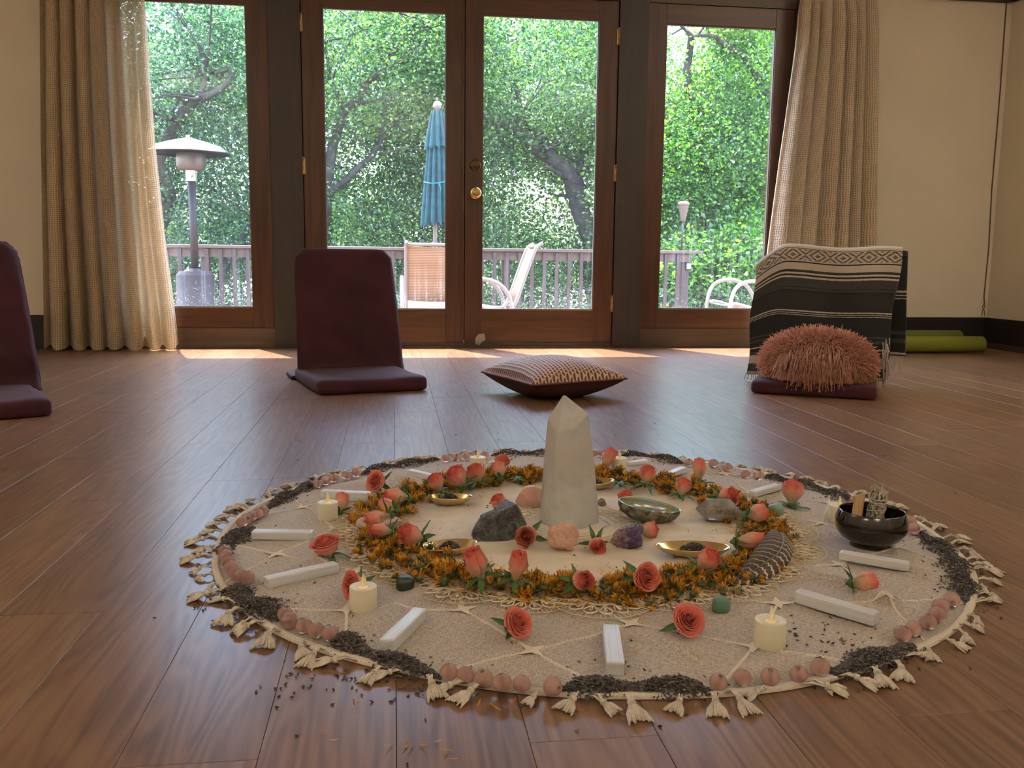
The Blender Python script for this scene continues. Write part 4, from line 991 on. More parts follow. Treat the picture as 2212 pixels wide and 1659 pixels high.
# braid round the edge
mb = MB(); nb = 420; V = []
for i in range(nb):
    a = 2*PI*i/nb; wob = .002*math.sin(a*7) + .0015 * math.sin(a*13+1); ridge = .0010 * (i % 2)
    for (dr_, z) in ((-.0065, .0035), (-.006, .0055 + ridge), (-.002, .0066), (0, .0058 + ridge), (.002, .0066), (.0055, .0052 + ridge), (.006, .001)):
        V.append((CX + (CR + wob + dr_)*math.cos(a), CY + (CR + wob + dr_)*math.sin(a), z))
Fb = []
for i in range(nb):
    for k in range(6): a = i*7+k; b_ = ((i+1) % nb)*7+k; Fb.append((a, b_, b_+1, a+1))
mb.add(V, Fb, True); onc(mb.obj('braid_edge', M['cord'], cl))
# ladder stitched seams and star patches
def seam(p, q):
    b = MB(); n = max(6, int((Vector(q) - Vector(p)).length / .0028)); V = []
    d = (Vector(q) - Vector(p)).normalized(); s = Vector((-d.y, d.x))
    for k in range(n + 1):
        t = k / n; c = Vector(p).lerp(Vector(q), t); wd = .0018 if k % 2 else .0011; h = .0022 if k % 2 else .0010; z = cloth_z(c.x, c.y)
        V += [(c.x - s.x*.0027, c.y - s.y*.0027, z), (c.x - s.x*wd, c.y - s.y*wd, z + h), (c.x + s.x*wd, c.y + s.y*wd, z + h), (c.x + s.x*.0027, c.y + s.y*.0027, z)]
    b.add(V, [(i*4+k, i*4+k+1, (i+1)*4+k+1, (i+1)*4+k) for i in range(n) for k in range(3)], False); onc(b.obj('ladder_seam', M['cord'], cl))
NS = 12; a0 = math.radians(-78.4)
def pol(r, a): return (CX + r*math.cos(a), CY + r*math.sin(a))
stars = []
for k in range(NS):
    a = a0 + k*2*PI/NS; S = pol(.590, a); I1 = pol(.485, a + PI/NS); I0 = pol(.485, a - PI/NS)
    seam(S, I1); seam(I0, S)
    seam(S, pol(.690, a + .62*PI/NS)); seam(S, pol(.690, a - .62*PI/NS)); stars.append(S); stars.append(I1)
    I2 = pol(.36, a); seam(I1, I2)
for S in stars:
    b = MB(); V = [(S[0], S[1], cloth_z(*S) + .0035)]
    a1 = math.atan2(S[1]-CY, S[0]-CX) + PI/4 * 1.15
    for k in range(8):
        rr = .024 if k % 2 == 0 else .0085; a = a1 + k*PI/4; x, y = S[0] + rr*math.cos(a), S[1] + rr*math.sin(a); V.append((x, y, cloth_z(x, y) + .0022))
    b.add(V, [(0, 1+k, 1+(k+1) % 8) for k in range(8)]); onc(b.obj('star_patch', M['cream'], cl))
# tassels
def tassel_mesh(seed):
    r = random.Random(seed); b = MB()
    L0 = r.uniform(.012, .022); bend = r.uniform(-.9, .9); up = .006
    neck = Vector((L0, bend*.010, .008)); 
    for s in (-.003, -.001, .001, .003):
        b.tube([(-.004, s, .004), (L0*.5, s + bend*.004, .009 + r.uniform(0, .004)), (neck.x, neck.y + s*.5, .008)], .0011, 5)
    dv = Vector((math.cos(bend*.9 + r.uniform(-.5, .5)), math.sin(bend*1.1 + r.uniform(-.6, .6)), 0))
    b.tube([neck - dv*.001, neck + dv*.004], [.0040, .0044], 8)
    sd_ = Vector((-dv.y, dv.x, 0)); Lt = r.uniform(.016, .023)
    for k in range(17):
        w_ = (k / 16 * 2 - 1); z = .0025 + .006 * (1 - w_*w_) * r.uniform(.3, 1)
        tp = neck + dv*(.004 + Lt*r.uniform(.85, 1.05)) + sd_ * w_ * .0115; tp.z = max(.001, z * r.uniform(.3, .9))
        md = neck + dv*(.004 + Lt*.45) + sd_*w_*.0085; md.z = max(.003, z + .002)
        b.tube([neck + dv*.003 + sd_*w_*.002, md, tp], [.0013, .00175, .0012], 4)
    return b.mesh('tassel')
TM = [tassel_mesh(s) for s in range(10)]; rt = random.Random(12); nT = 104
for k in range(nT):
    a = 2*PI*(k + rt.uniform(-.42, .42))/nT; me = TM[rt.randrange(10)]
    if len(me.materials) == 0: me.materials.append(M['cord'])
    o = link('tassel', me, None, cl); rr = CR + .006
    o.location = (rr*math.cos(a), rr*math.sin(a), 0); o.rotation_euler = (0, 0, a + rt.uniform(-.55, .55)); s = rt.uniform(.85, 1.2); o.scale = (s, s*rt.choice((-1, 1)), s)

# ------------------------------------------------------------------ doily: cream disc and lace fans
LX, LY = .350, 1.715
dl = tag(empty('lace_doily', (LX, LY, 0)), 'cream round doily with a lace border under the marigold ring', 'doily')
def onl(o): o.location = Vector(o.location) - Vector((LX, LY, 0)); return o
nr_, na_ = 40, 160; RD = .372; V = [(LX, LY, cloth_z(LX, LY) + .0018)]
for j in range(1, nr_):
    r = RD * j / (nr_-1)
    for i in range(na_):
        a = 2*PI*i/na_; x, y = LX + r*math.cos(a), LY + r*math.sin(a); V.append((x, y, cloth_z(x, y) + .0018))
Fq = [(0, 1+i, 1+(i+1) % na_) for i in range(na_)]
for j in range(nr_-2):
    for i in range(na_): a = 1+j*na_+i; b_ = 1+j*na_+(i+1) % na_; Fq.append((a, a+na_, b_+na_, b_))
mb = MB(); mb.add(V, Fq, True); onl(mb.obj('cotton_disc', M['cream'], dl))
M['lace'] = mat('lace_thread', (.74, .64, .47), .85, var=.08, vscale=120)
def fan(r_in, r_out, half, npet, center):
    """one lace fan: x outward, drawn with raised threads"""
    b = MB(); L = r_out - r_in
    def arc(rad, a0_, a1_, n, w_, z=.0012, wob=0):
        b.tube([(rad*math.cos(a0_+(a1_-a0_)*k/n) + wob*(k % 2), rad*math.sin(a0_+(a1_-a0_)*k/n), z) for k in range(n+1)], w_, 4, caps=False, flat=.7)
    R1, R2, R3 = L*.42, L*.78, L*.92
    A = 1.42
    arc(R1, -A, A, 14, 0.00183); arc(R1*.72, -A, A, 10, 0.00141); arc(R1*.88, -A, A, 10, 0.00113)
    for k in range(15):
        a = -A + 2*A*k/14; b.tube([(R1*.74*math.cos(a), R1*.74*math.sin(a), .001), (R1*.97*math.cos(a), R1*.97*math.sin(a), .001)], 0.00084, 3, caps=False)
    for k in range(npet):
        a = -A + 2*A*(k+.5)/npet; hw = A/npet*.86
        b.tube([((R1*1.04)*math.cos(a), (R1*1.04)*math.sin(a), .0012), (R2*.9*math.cos(a-hw), R2*.9*math.sin(a-hw), .0012), (R2*1.03*math.cos(a-hw*.5), R2*1.03*math.sin(a-hw*.5), .0012), (R2*1.07*math.cos(a), R2*1.07*math.sin(a), .0012),
                (R2*1.03*math.cos(a+hw*.5), R2*1.03*math.sin(a+hw*.5), .0012), (R2*.9*math.cos(a+hw), R2*.9*math.sin(a+hw), .0012), ((R1*1.04)*math.cos(a), (R1*1.04)*math.sin(a), .0012)], 0.00156, 4, caps=False)
        b.tube([((R1*1.1)*math.cos(a), (R1*1.1)*math.sin(a), 0.00141), (R2*.86*math.cos(a), R2*.86*math.sin(a), 0.00141)], [0.00141, 0.00338], 4, flat=.5)
    np_ = 34
    for k in range(np_):
        a = -A*1.08 + 2*A*1.08*k/(np_-1); b.tube([(R2*1.06*math.cos(a), R2*1.06*math.sin(a), .001), (R3*1.06*math.cos(a), R3*1.06*math.sin(a), 0.00113)], 0.00078, 3, caps=False)
    arc(R3*1.07, -A*1.08, A*1.08, 36, 0.00084, .0009, .0012)
    return b.mesh('lace_fan')
fm = [fan(0, .086, .1, 7, 0), fan(0, .080, .1, 7, 0)]
for m_ in fm: m_.materials.append(M['lace'])
nF = 22
for k in range(nF):
    a = 2*PI*k/nF + .06; o = link('lace_fan', fm[k % 2], None, dl); r = .397
    x, y = LX + r*math.cos(a), LY + r*math.sin(a); xo, yo = LX + .44*math.cos(a), LY + .44*math.sin(a)
    o.location = (r*math.cos(a), r*math.sin(a), max(cloth_z(x, y), cloth_z(xo, yo)) + .0022); o.rotation_euler = (0, 0, a)
# embroidered rings round the crystal
b = MB(); rr_ = random.Random(9)
for R_ in (.072, .088, .105, .122, .138):
    n = int(R_*420); ph = rr_.uniform(0, 6)
    b.tube([(LX + (R_ + .0035*math.sin(k*1.9+ph))*math.cos(2*PI*k/n), LY + (R_ + .0035*math.sin(k*1.9+ph))*math.sin(2*PI*k/n), cloth_z(LX, LY) + .003) for k in range(n+1)], .0010, 4, caps=False)
for k in range(26):
    a = 2*PI*k/26; c = (LX + .115*math.cos(a), LY + .115*math.sin(a)); 
    b.tube([(c[0] + .019*math.cos(a)*math.cos(q) - .010*math.sin(a)*math.sin(q), c[1] + .019*math.sin(a)*math.cos(q) + .010*math.cos(a)*math.sin(q), cloth_z(*c) + .003) for q in [j*PI/4 for j in range(9)]], .0010, 4, caps=False)
onl(b.obj('embroidered_rings', M['lace'], dl))

# ================================================================== marigolds
M['petal_y'] = None
def islandmat(nm, stops, rough=.7, tr=0.0, spec=None):
    mt, t, b = newmat(nm); ge = t.nodes.new('ShaderNodeNewGeometry'); r = ramp(t, stops); t.links.new(ge.outputs['Random Per Island'], r.inputs[0]); t.links.new(r.outputs[0], b.inputs['Base Color']); setp(b, Roughness=rough)
    if tr:
        tl = N(t, 'ShaderNodeBsdfTranslucent'); t.links.new(r.outputs[0], tl.inputs[0]); m_ = t.nodes.new('ShaderNodeMixShader'); m_.inputs[0].default_value = tr
        t.links.new(b.outputs[0], m_.inputs[1]); t.links.new(tl.outputs[0], m_.inputs[2]); t.links.new(m_.outputs[0], t.nodes['Material Output'].inputs[0])
    return mt
M['mg'] = islandmat('marigold_petals', [(0, (.36, .12, .010)), (.35, (.62, .25, .012)), (.8, (.74, .43, .03)), (1, (.40, .20, .02))], .6, .25)
M['mgg'] = islandmat('marigold_calyx', [(0, (.05, .065, .02)), (.6, (.10, .12, .045)), (1, (.20, .17, .08))], .8)
def petal(b, c, d, L, wd, curl, up, mi=0):
    d = Vector(d).normalized(); s = d.cross(Vector(up)); s = s.normalized() if s.length > 1e-5 else Vector((1, 0, 0)); n = s.cross(d).normalized(); c = Vector(c)
    p1 = c + d*L*.55 + n*curl*L*.3; p2 = c + d*L + n*curl*L
    b.add([c - s*wd*.25, c + s*wd*.25, p1 + s*wd*.5, p1 - s*wd*.5, p2 + s*wd*.28, p2 - s*wd*.28], [(0, 1, 2, 3), (3, 2, 4, 5)], False, mi)
def marigold(seed, kind):
    r = random.Random(seed); b = MB(); R = r.uniform(.0095, .0125)
    # green base
    b.lathe([(.002, 0), (.0048, .0012), (.0058, .0038), (.0046, .0062)], 8, mi=1)
    for k in range(14):
        a = 2*PI*k/14 + r.uniform(-.1, .1); e = r.uniform(.2, .9); petal(b, (.0045*math.cos(a), .0045*math.sin(a), .0035), (math.cos(a), math.sin(a), e), .0065, .0022, .3, (0, 0, 1), 1)
    if kind != 'calyx':
        np_ = 38 if kind == 'open' else 24
        for k in range(np_):
            a = r.uniform(0, 2*PI); lay = r.random(); e = {'open': r.uniform(-.1, 1.0), 'closed': r.uniform(.9, 2.4)}[kind] + lay*.4
            petal(b, (.003*math.cos(a), .003*math.sin(a), .0055 + lay*.002), (math.cos(a), math.sin(a), e), R*r.uniform(.7, 1.15), .0030, r.uniform(-.3, .45), (0, 0, 1), 0)
        for k in range(14):
            a = r.uniform(0, 2*PI); petal(b, (.002*math.cos(a), .002*math.sin(a), .007), (math.cos(a)*.5, math.sin(a)*.5, 1), .005, .0022, .2, (1, 0, .1), 0)
    me = b.mesh('marigold'); me.materials.append(M['mg']); me.materials.append(M['mgg']); return me
MG = [marigold(s, 'open') for s in range(6)] + [marigold(20+s, 'closed') for s in range(4)] + [marigold(40+s, 'calyx') for s in range(4)]
GX, GY, GR = .345, 1.709, .382
def ring_spot(r_):
    a = r_.uniform(0, 2*PI); wd = .054 * (1 + .28*math.sin(a*5+1) * .6)
    u = r_.gauss(0, .48); u = max(-1, min(1, u)); r = GR + u * wd
    return a, r, u
rg = random.Random(77); spots = []
for k in range(300):
    a, r, u = ring_spot(rg); x, y = GX + r*math.cos(a), GY + r*math.sin(a); hz2 = .028*(1-abs(u))**.8
    spots.append((x, y, cloth_z(x, y) + .004 + rg.uniform(0, 1)*hz2))
for (x, y, z) in spots:
    mk = rg.choice([0,1,2,3,4,5,6,7,8,9,6,7,10,11,12,13,10,11]); me = MG[mk]
    o = link('marigold_head', me); o.location = (x, y, z); o.rotation_euler = (rg.uniform(-2.0, 2.0), rg.uniform(-1.6, 1.6), rg.uniform(0, 6.28)); s = rg.uniform(.85, 1.22); o.scale = (s, s, s)
    sec = int(((math.degrees(math.atan2(y-GY, x-GX)) + 360 + 15) % 360) // 30)
    place = ['right side', 'right, by the clear crystal', 'back right', 'back, right of crystal', 'back, left of crystal', 'back left', 'left, among pink buds', 'left, by the nearer dish', 'front left, by dark stone', 'front, left of middle', 'front, right of middle', 'front right beside the feather'][sec]
    look = 'open orange' if mk < 6 else ('half closed yellow' if mk < 10 else 'petalless green')
    tag(o, '%s dried marigold head in the ring, at the %s' % (look, place), 'flower', '%s marigold heads, %s' % (look, place))
# bed of further heads and loose petals beneath
b = MB()
for k in range(640):
    a, r, u = ring_spot(rg); x, y = GX + r*math.cos(a), GY + r*math.sin(a); me = MG[rg.randrange(14)]
    R_ = Matrix.Translation((x, y, cloth_z(x, y) + .003 + .014*rg.random())) @ Matrix.Rotation(rg.uniform(0, 6.28), 4, 'Z') @ Matrix.Rotation(rg.uniform(-1.4, 1.4), 4, 'X')
    b.add([R_ @ v.co for v in me.vertices], [tuple(p.vertices) for p in me.polygons], False, 0); n_ = len(me.polygons)
    b.mi[-n_:] = [p.material_index for p in me.polygons]
def loose(n, spread, zt=.004):
    for k in range(n):
        a = rg.uniform(0, 2*PI); r = GR + rg.gauss(0, spread); x, y = GX + r*math.cos(a), GY + r*math.sin(a); q = rg.uniform(0, 6.28)
        petal(b, (x, y, cloth_z(x, y) + .003 + rg.random()*zt), (math.cos(q), math.sin(q), rg.uniform(-.1, .25)), rg.uniform(.006, .014), rg.uniform(.0012, .0028), rg.uniform(-.3, .3), (0, 0, 1), 0)
loose(6500, .036, .012); loose(700, .062)
tag(link('marigold_petals', b.mesh('petals'), [M['mg'], M['mgg']]), 'bed of loose dried orange marigold petals under the ring of blossoms', 'petals', kind='stuff')
# stray petals on cloth and floor
b = MB()
for k in range(70):
    a = rg.uniform(-2.6, -.3); r = rg.uniform(.45, .66); x, y = CX + r*math.cos(a), CY + r*math.sin(a); q = rg.uniform(0, 6.28); petal(b, (x, y, cloth_z(x, y) + .0015), (math.cos(q), math.sin(q), .1), rg.uniform(.004, .012), .0016, .2, (0, 0, 1))
for (x, y) in [(765,1508),(768,1524),(758,1535),(703,1580),(708,1592),(712,1600),(870,1614),(880,1612),(893,1611),(905,1610),(850,1608),(968,1628),(978,1624),(1010,1512),(1032,1526),(1082,1536),(1103,1524),(1180,1555),(1260,1536),(1340,1552),(2053,1386),(925,1605),(936,1604),(990,1640),(1340,1540)]:
    P = F(x, y); q = rg.uniform(0, 6.28); petal(b, (P.x, P.y, .0012), (math.cos(q), math.sin(q), .08), rg.uniform(.006, .016), .0022, .2, (0, 0, 1))
tag(link('stray_petals', b.mesh('petals'), [M['mg'], M['mgg']]), 'stray orange petal shreds scattered on the linen and the front floor', 'petals', kind='stuff')

# ================================================================== lavender buds
M['lav'] = islandmat('lavender_buds', [(0, (.045, .036, .040)), (.5, (.085, .070, .072)), (.85, (.15, .125, .105)), (1, (.22, .19, .14))], .8)
_gv = []
for (r, x) in ((0.0, -1), (.8, -.45), (1.0, .2), (.55, .8), (0, 1)):
    if r == 0: _gv.append((x, 0, 0))
    else: _gv += [(x, r*math.cos(q), r*math.sin(q)) for q in (.3, 1.87, 3.44, 5.01)]
_gf = [(0, 1+k, 1+(k+1) % 4) for k in range(4)] + [(1+l*4+k, 5+l*4+k, 5+l*4+(k+1) % 4, 1+l*4+(k+1) % 4) for l in range(2) for k in range(4)] + [(9+k, 13, 9+(k+1) % 4) for k in range(4)]
GV = np.array(_gv)
def grains(spots_, nm, label, parent=None, seed=1, size=1.0, cat='lavender'):
    g = np.random.default_rng(seed); n = len(spots_); P = np.array(spots_, float)
    a = g.uniform(0, 2*PI, n); e = g.normal(0, .32, n); L = g.uniform(.0021, .0034, n) * size; Wd = g.uniform(.0009, .00135, n) * size
    ex = np.stack([np.cos(a)*np.cos(e), np.sin(a)*np.cos(e), np.sin(e)], 1); ey = np.stack([-np.sin(a), np.cos(a), 0*a], 1); ez = np.cross(ex, ey)
    V = P[:, None, :] + GV[None, :, 0:1]*L[:, None, None]*ex[:, None] + GV[None, :, 1:2]*Wd[:, None, None]*ey[:, None] + GV[None, :, 2:3]*Wd[:, None, None]*ez[:, None]
    m_ = len(GV); V = V.reshape(-1, 3); F3 = [f for f in _gf if len(f) == 3]; F4 = [f for f in _gf if len(f) == 4]
    tri = []; 
    for f in _gf:
        tri.append((f[0], f[1], f[2]))
        if len(f) == 4: tri.append((f[0], f[2], f[3]))
    tri = np.array(tri); Ff = (tri[None] + (np.arange(n)*m_)[:, None, None]).reshape(-1, 3)
    o = link(nm, quadmesh(nm, V, Ff, False), M['lav'], parent); tag(o, label, cat if not parent else None, kind='stuff'); return o
rl_ = random.Random(8)
def pile(path, hw, n, nm, label, seed, hgt=.016):
    hw *= 1.2; n = int(n * 1.7)
    P = [Vector(F(x, y, .006)) for x, y in path]; Ls = [(P[i+1]-P[i]).length for i in range(len(P)-1)]; T = sum(Ls); out = []
    for k in range(n):
        t = rl_.random(); s = t * T; i = 0
        while i < len(Ls)-1 and s > Ls[i]: s -= Ls[i]; i += 1
        c = P[i].lerp(P[i+1], min(1, s/Ls[i])); d = (P[i+1]-P[i]).normalized(); sd_ = Vector((-d.y, d.x, 0))
        taper = min(1, .25 + min(t, 1-t)*7); lump = .8 + .3*math.sin(t*T*60 + seed)
        u = max(-1.25, min(1.25, rl_.gauss(0, .5))); p = c + sd_*u*hw*taper*lump + d*rl_.uniform(-.006, .006)
        h = max(0, 1 - u*u) * hgt * taper * lump
        out.append((p.x, p.y, cloth_z(p.x, p.y) + .0012 + (rl_.random()**.5)*h))
    for k in range(n // 40):
        c = P[rl_.randrange(len(P))]; x, y = c.x + rl_.gauss(0, .03), c.y + rl_.gauss(0, .03)
        rr = math.hypot(x-CX, y-CY); out.append((x, y, (cloth_z(x, y) if rr < CR else 0) + .0015))
    grains(out, nm, label, None, seed)
PILES = [([(1214,1492),(1300,1487),(1400,1487),(1480,1488),(1540,1496)], .016, 1500, 'bank of dried lavender buds at the front middle edge of the cloth'),
 ([(722,1385),(790,1412),(870,1440),(948,1462)], .016, 1200, 'bank of dried lavender buds along the front left edge, right of five pink beads'),
 ([(497,1275),(535,1303),(570,1322),(603,1338)], .026, 1300, 'wide heap of dried lavender buds at the left edge beside the longest row of beads'),
 ([(472,1196),(495,1175),(520,1155),(545,1142)], .022, 900, 'heap of dried lavender buds at the far left edge near the translucent white stick'),
 ([(578,1097),(610,1080),(640,1064),(676,1050)], .018, 900, 'strip of dried lavender buds on the back left edge left of the small candle'),
 ([(780,1027),(840,1011),(900,1001),(946,993)], .020, 900, 'strip of dried lavender buds on the back edge behind the left roses'),
 ([(1064,985),(1110,983),(1180,982),(1240,981),(1275,982)], .020, 800, 'strip of dried lavender buds on the back edge behind the tall crystal'),
 ([(1345,986),(1400,988),(1440,995),(1474,1001)], .020, 700, 'strip of dried lavender buds on the back edge right of the rear candle'),
 ([(1656,1032),(1720,1048),(1780,1064),(1842,1084)], .018, 1000, 'strip of dried lavender buds on the back right edge behind the upright rose'),
 ([(1986,1152),(2030,1182),(2062,1212),(2075,1245),(2082,1275),(2088,1298)], .024, 1500, 'curved bank of dried lavender buds down the right edge'),
 ([(1800,1457),(1850,1442),(1905,1420),(1970,1398)], .022, 1300, 'bank of dried lavender buds at the front right edge partly under a tassel')]
for i, (pth, hw, n, lb) in enumerate(PILES): pile(pth, hw, n, 'lavender_pile', lb, 100 + i)
sc = []
for (x, y, s, n) in ((700,1440,60,26),(620,1500,60,12),(450,1330,40,9),(880,1470,60,60),(740,1480,40,14),(1750,1360,50,14),(1790,1395,45,26),(2030,1210,40,12),(1800,1080,40,8),(1400,975,60,9),(1040,970,50,7),(690,1030,60,6),(1900,1010,100,6),(1260,1560,200,6),(560,1360,20,6),(1050,1100,20,8),(1260,1210,60,6),(1340,1430,40,6),(850,1640,80,3),(2000,1050,80,4),(620,1270,60,7)):
    for k in range(n):
        px_, py_ = rl_.gauss(x, s), rl_.gauss(y, s*.45); P = F(px_, py_); inr = math.hypot(P.x-CX, P.y-CY) < CR + .01
        sc.append((P.x, P.y, (cloth_z(P.x, P.y) + .0035 if math.hypot(P.x-LX, P.y-LY) < .37 else cloth_z(P.x, P.y) + .0014) if inr else .0013))
grains(sc, 'scattered_lavender', 'stray lavender buds strewn over the cloth and the floor around it', None, 7, 1.15)
# ================================================================== glass beads
def top_z(x, y):
    r = math.hypot(x-LX, y-LY)
    return cloth_z(x, y) + (.002 if r < RD else 0)
M['bead'] = mat('frosted_pink_glass', (1.0, .63, .55), .16, trans=.72, bump=.12, bscale=160, bdist=.001, IOR=1.3)
M['bead'].node_tree.nodes['Principled BSDF'].inputs['Subsurface Weight'].default_value = .25
M['bead'].node_tree.nodes['Principled BSDF'].inputs['Subsurface Radius'].default_value = (.01, .006, .005)
def bead_mesh():
    R, h = 1.0, .26; prof = []
    a0_ = math.asin(h)
    for k in range(15): 
        a = a0_ + (PI - 2*a0_) * k/14; prof.append((math.sin(a), -math.cos(a) * .93))
    prof += [(h*.8, math.cos(a0_)*.80), (h*.75, 0), (h*.8, -math.cos(a0_)*.80), prof[0]]
    b = MB(); b.lathe(prof[:-1] , 22); n = 22; L = len(prof) - 1
    # drop caps, close the bore
    b.f = [f for f in b.f if len(f) == 4]; b.sm = [True]*len(b.f); b.mi = [0]*len(b.f)
    for k in range(n): b.f.append(((L-1)*n+k, (L-1)*n+(k+1) % n, (k+1) % n, k)); b.sm.append(True); b.mi.append(0)
    return b.mesh('bead')
BM = bead_mesh(); BM.materials.append(M['bead'])
ORD = ['leftmost', 'second from the left', 'third from the left', 'fourth from the left', 'fifth from the left', 'sixth from the left', 'rightmost']
BEADS = [('front left row', [(969,1449),(1005,1455),(1044,1464),(1085,1472),(1127,1474),(1194,1482)]),
 ('row left of the front left lavender', [(616,1326),(624,1340),(657,1351),(683,1361),(713,1368)]),
 ('curving row at the left edge', [(486,1190),(489,1202),(493,1214),(499,1226),(508,1238),(520,1246),(535,1251)]),
 ('row at the upper left edge', [(523,1128),(532,1122),(544,1116),(556,1112),(569,1104)]),
 ('row at the back left edge', [(687,1047),(704,1040),(721,1035),(750,1029),(770,1024)]),
 ('row behind the rear left candle', [(962,991),(985,989),(1005,988),(1028,982),(1047,984)]),
 ('row behind the rear right candle', [(1284,981),(1302,979),(1332,980)]),
 ('row at the back right edge', [(1487,1001),(1509,1006),(1540,1011),(1571,1015),(1610,1025),(1638,1030)]),
 ('pair behind the black bowl on its left', [(1847,1082)]),
 ('pair behind the black bowl on its right', [(1966,1128),(1974,1144)]),
 ('cluster at the right edge', [(1950,1369),(1973,1358),(2005,1343),(2026,1330),(2032,1311),(2056,1296)]),
 ('front right row', [(1552,1471),(1604,1461),(1664,1460),(1726,1453),(1772,1440)])]
rb_ = random.Random(4)
for row, pts in BEADS:
    for i, (x, y) in enumerate(pts):
        r = .0118 * rb_.uniform(.95, 1.06); P = F(x, y, .016); zb = top_z(P.x, P.y)
        o = link('glass_bead', BM); o.location = (P.x, P.y, zb + r*.95); o.scale = (r, r, r)
        o.rotation_euler = (rb_.uniform(-.35, .35), rb_.uniform(-.35, .35), 0) if i % 4 != 1 else (rb_.uniform(.8, 1.6), rb_.uniform(-.5, .5), rb_.uniform(0, 3))
        od = ORD[i] if len(pts) > 1 and i < len(pts)-1 else ('rightmost' if len(pts) > 1 else 'only')
        if row.startswith('pair behind'): lb = 'frosted pink glass bead partly hidden behind the black bowl, ' + ('left of the wood stick' if 'left' in row else ('upper one at its right' if i == 0 else 'lower one at its right'))
        else: lb = 'pink glass bead, %s of the %s' % (od, row)
        tag(o, lb, 'bead', 'pink glass beads, ' + row)

# ================================================================== selenite sticks
def selmat():
    mt, t, b = newmat('selenite'); setp(b, Base_Color=(.86, .83, .78, 1), Roughness=.28); b.inputs['Transmission Weight'].default_value = .22; b.inputs['Subsurface Weight'].default_value = .3; b.inputs['Subsurface Radius'].default_value = (.02, .018, .015); b.inputs['IOR'].default_value = 1.45
    tc = t.nodes.new('ShaderNodeTexCoord'); mp = t.nodes.new('ShaderNodeMapping'); mp.inputs['Scale'].default_value = (12, 380, 380); t.links.new(tc.outputs['Object'], mp.inputs[0])
    n = N(t, 'ShaderNodeTexNoise'); n.inputs['Scale'].default_value = 1; n.inputs['Detail'].default_value = 3; t.links.new(mp.outputs[0], n.inputs['Vector'])
    bp = N(t, 'ShaderNodeBump'); bp.inputs['Strength'].default_value = .6; bp.inputs['Distance'].default_value = .001; t.links.new(n.outputs['Fac'], bp.inputs['Height']); t.links.new(bp.outputs[0], b.inputs['Normal'])
    r = ramp(t, [(.3, (.82, .84, .87)), (.6, (.95, .97, 1.0))]); t.links.new(n.outputs['Fac'], r.inputs[0]); t.links.new(r.outputs[0], b.inputs['Base Color']); return mt
M['sel'] = selmat()
STK = [((574,1262),(727,1228),.021,.017,'white selenite stick on the left pointing at the candle-side rose'),
 ((546,1156),(676,1158),.024,.016,'translucent white selenite stick nearest the far left lavender heap'),
 ((695,1072),(800,1078),.020,.020,'squared pale selenite stick behind the left small candle'),
 ((884,1022),(943,1036),.018,.015,'white selenite stick at the back left behind the roses'),
 ((834,1400),(908,1328),.022,.018,'bright white selenite stick at the front left, tilted towards the marigolds'),
 ((1330,1452),(1319,1366),.024,.019,'bluish white selenite stick at the front middle pointing at the viewer'),
 ((1722,1295),(1893,1346),.023,.019,'thick long selenite stick at the front right'),
 ((1814,1206),(1963,1232),.020,.015,'flat selenite stick in front of the black bowl'),
 ((1625,1070),(1681,1054),.020,.014,'selenite stick at the back right left of the upright rose'),
 ((1436,1034),(1478,1018),.019,.013,'selenite stick at the back between two roses right of the rear candle'),
 ((1356,1002),(1396,996),.017,.011,'small pale stick on the back edge right of the rear candle')]
for i, (a, c, wd, ht, lb) in enumerate(STK):
    A, B_ = F(a[0], a[1], .012), F(c[0], c[1], .012); d = B_ - A; L = d.length; mid = (A + B_)/2
    zb = max(top_z(A.x, A.y), top_z(B_.x, B_.y), top_z(mid.x, mid.y)) - .001
    def fn(v, s=i): return Vector((v.x, v.y + .0007*nz((v.x*30, v.y*20, 0), 1, s), v.z + .0006*nz((v.x*40, v.z*60, 3), 1, s)))
    me = rbox(L, wd, ht, .0028, 2, cuts=7, fn=fn); 
    for p in me.polygons: p.use_smooth = False
    o = link('selenite_stick', me, M['sel']); o.location = (mid.x, mid.y, zb + ht/2); o.rotation_euler = (0, 0, math.atan2(d.y, d.x)); tag(o, lb, 'crystal', 'selenite sticks laid round the cloth')

# ================================================================== LED candles
M['wax'] = mat('ivory_plastic', (.84, .79, .62), .42); _b = M['wax'].node_tree.nodes['Principled BSDF']; _b.inputs['Subsurface Weight'].default_value = .5; _b.inputs['Subsurface Radius'].default_value = (.012, .009, .005)
mt, t, _b = newmat('flame_plastic'); setp(_b, Base_Color=(.95, .84, .58, 1), Roughness=.35); _b.inputs['Emission Color'].default_value = (1, .62, .2, 1); _b.inputs['Emission Strength'].default_value = .05; _b.inputs['Subsurface Weight'].default_value = .4; _b.inputs['Subsurface Radius'].default_value = (.01, .007, .004); M['flame'] = mt
mt, t, _b = newmat('amber_glow'); setp(_b, Base_Color=(.88, .74, .46, 1), Roughness=.4); _b.inputs['Emission Color'].default_value = (1, .55, .12, 1); _b.inputs['Emission Strength'].default_value = .06; M['glow'] = mt
CAND = [((785,1318),.0205,.036,0,'ivory battery candle at the front left beside a rose'), ((708,1122),.0205,.036,0,'ivory battery candle at the left with a rosebud behind it'),
 ((1032,1018),.0195,.036,.0,'ivory battery candle at the back left of the tall crystal'), ((1337,1018),.0195,.034,.3,'ivory battery candle at the back right of the tall crystal'),
 ((1662,1396),.0215,.038,.4,'ivory battery candle at the front right, its plastic flame lit'), ((1811,1126),.0205,.034,.3,'ivory battery candle touching the left side of the black bowl')]
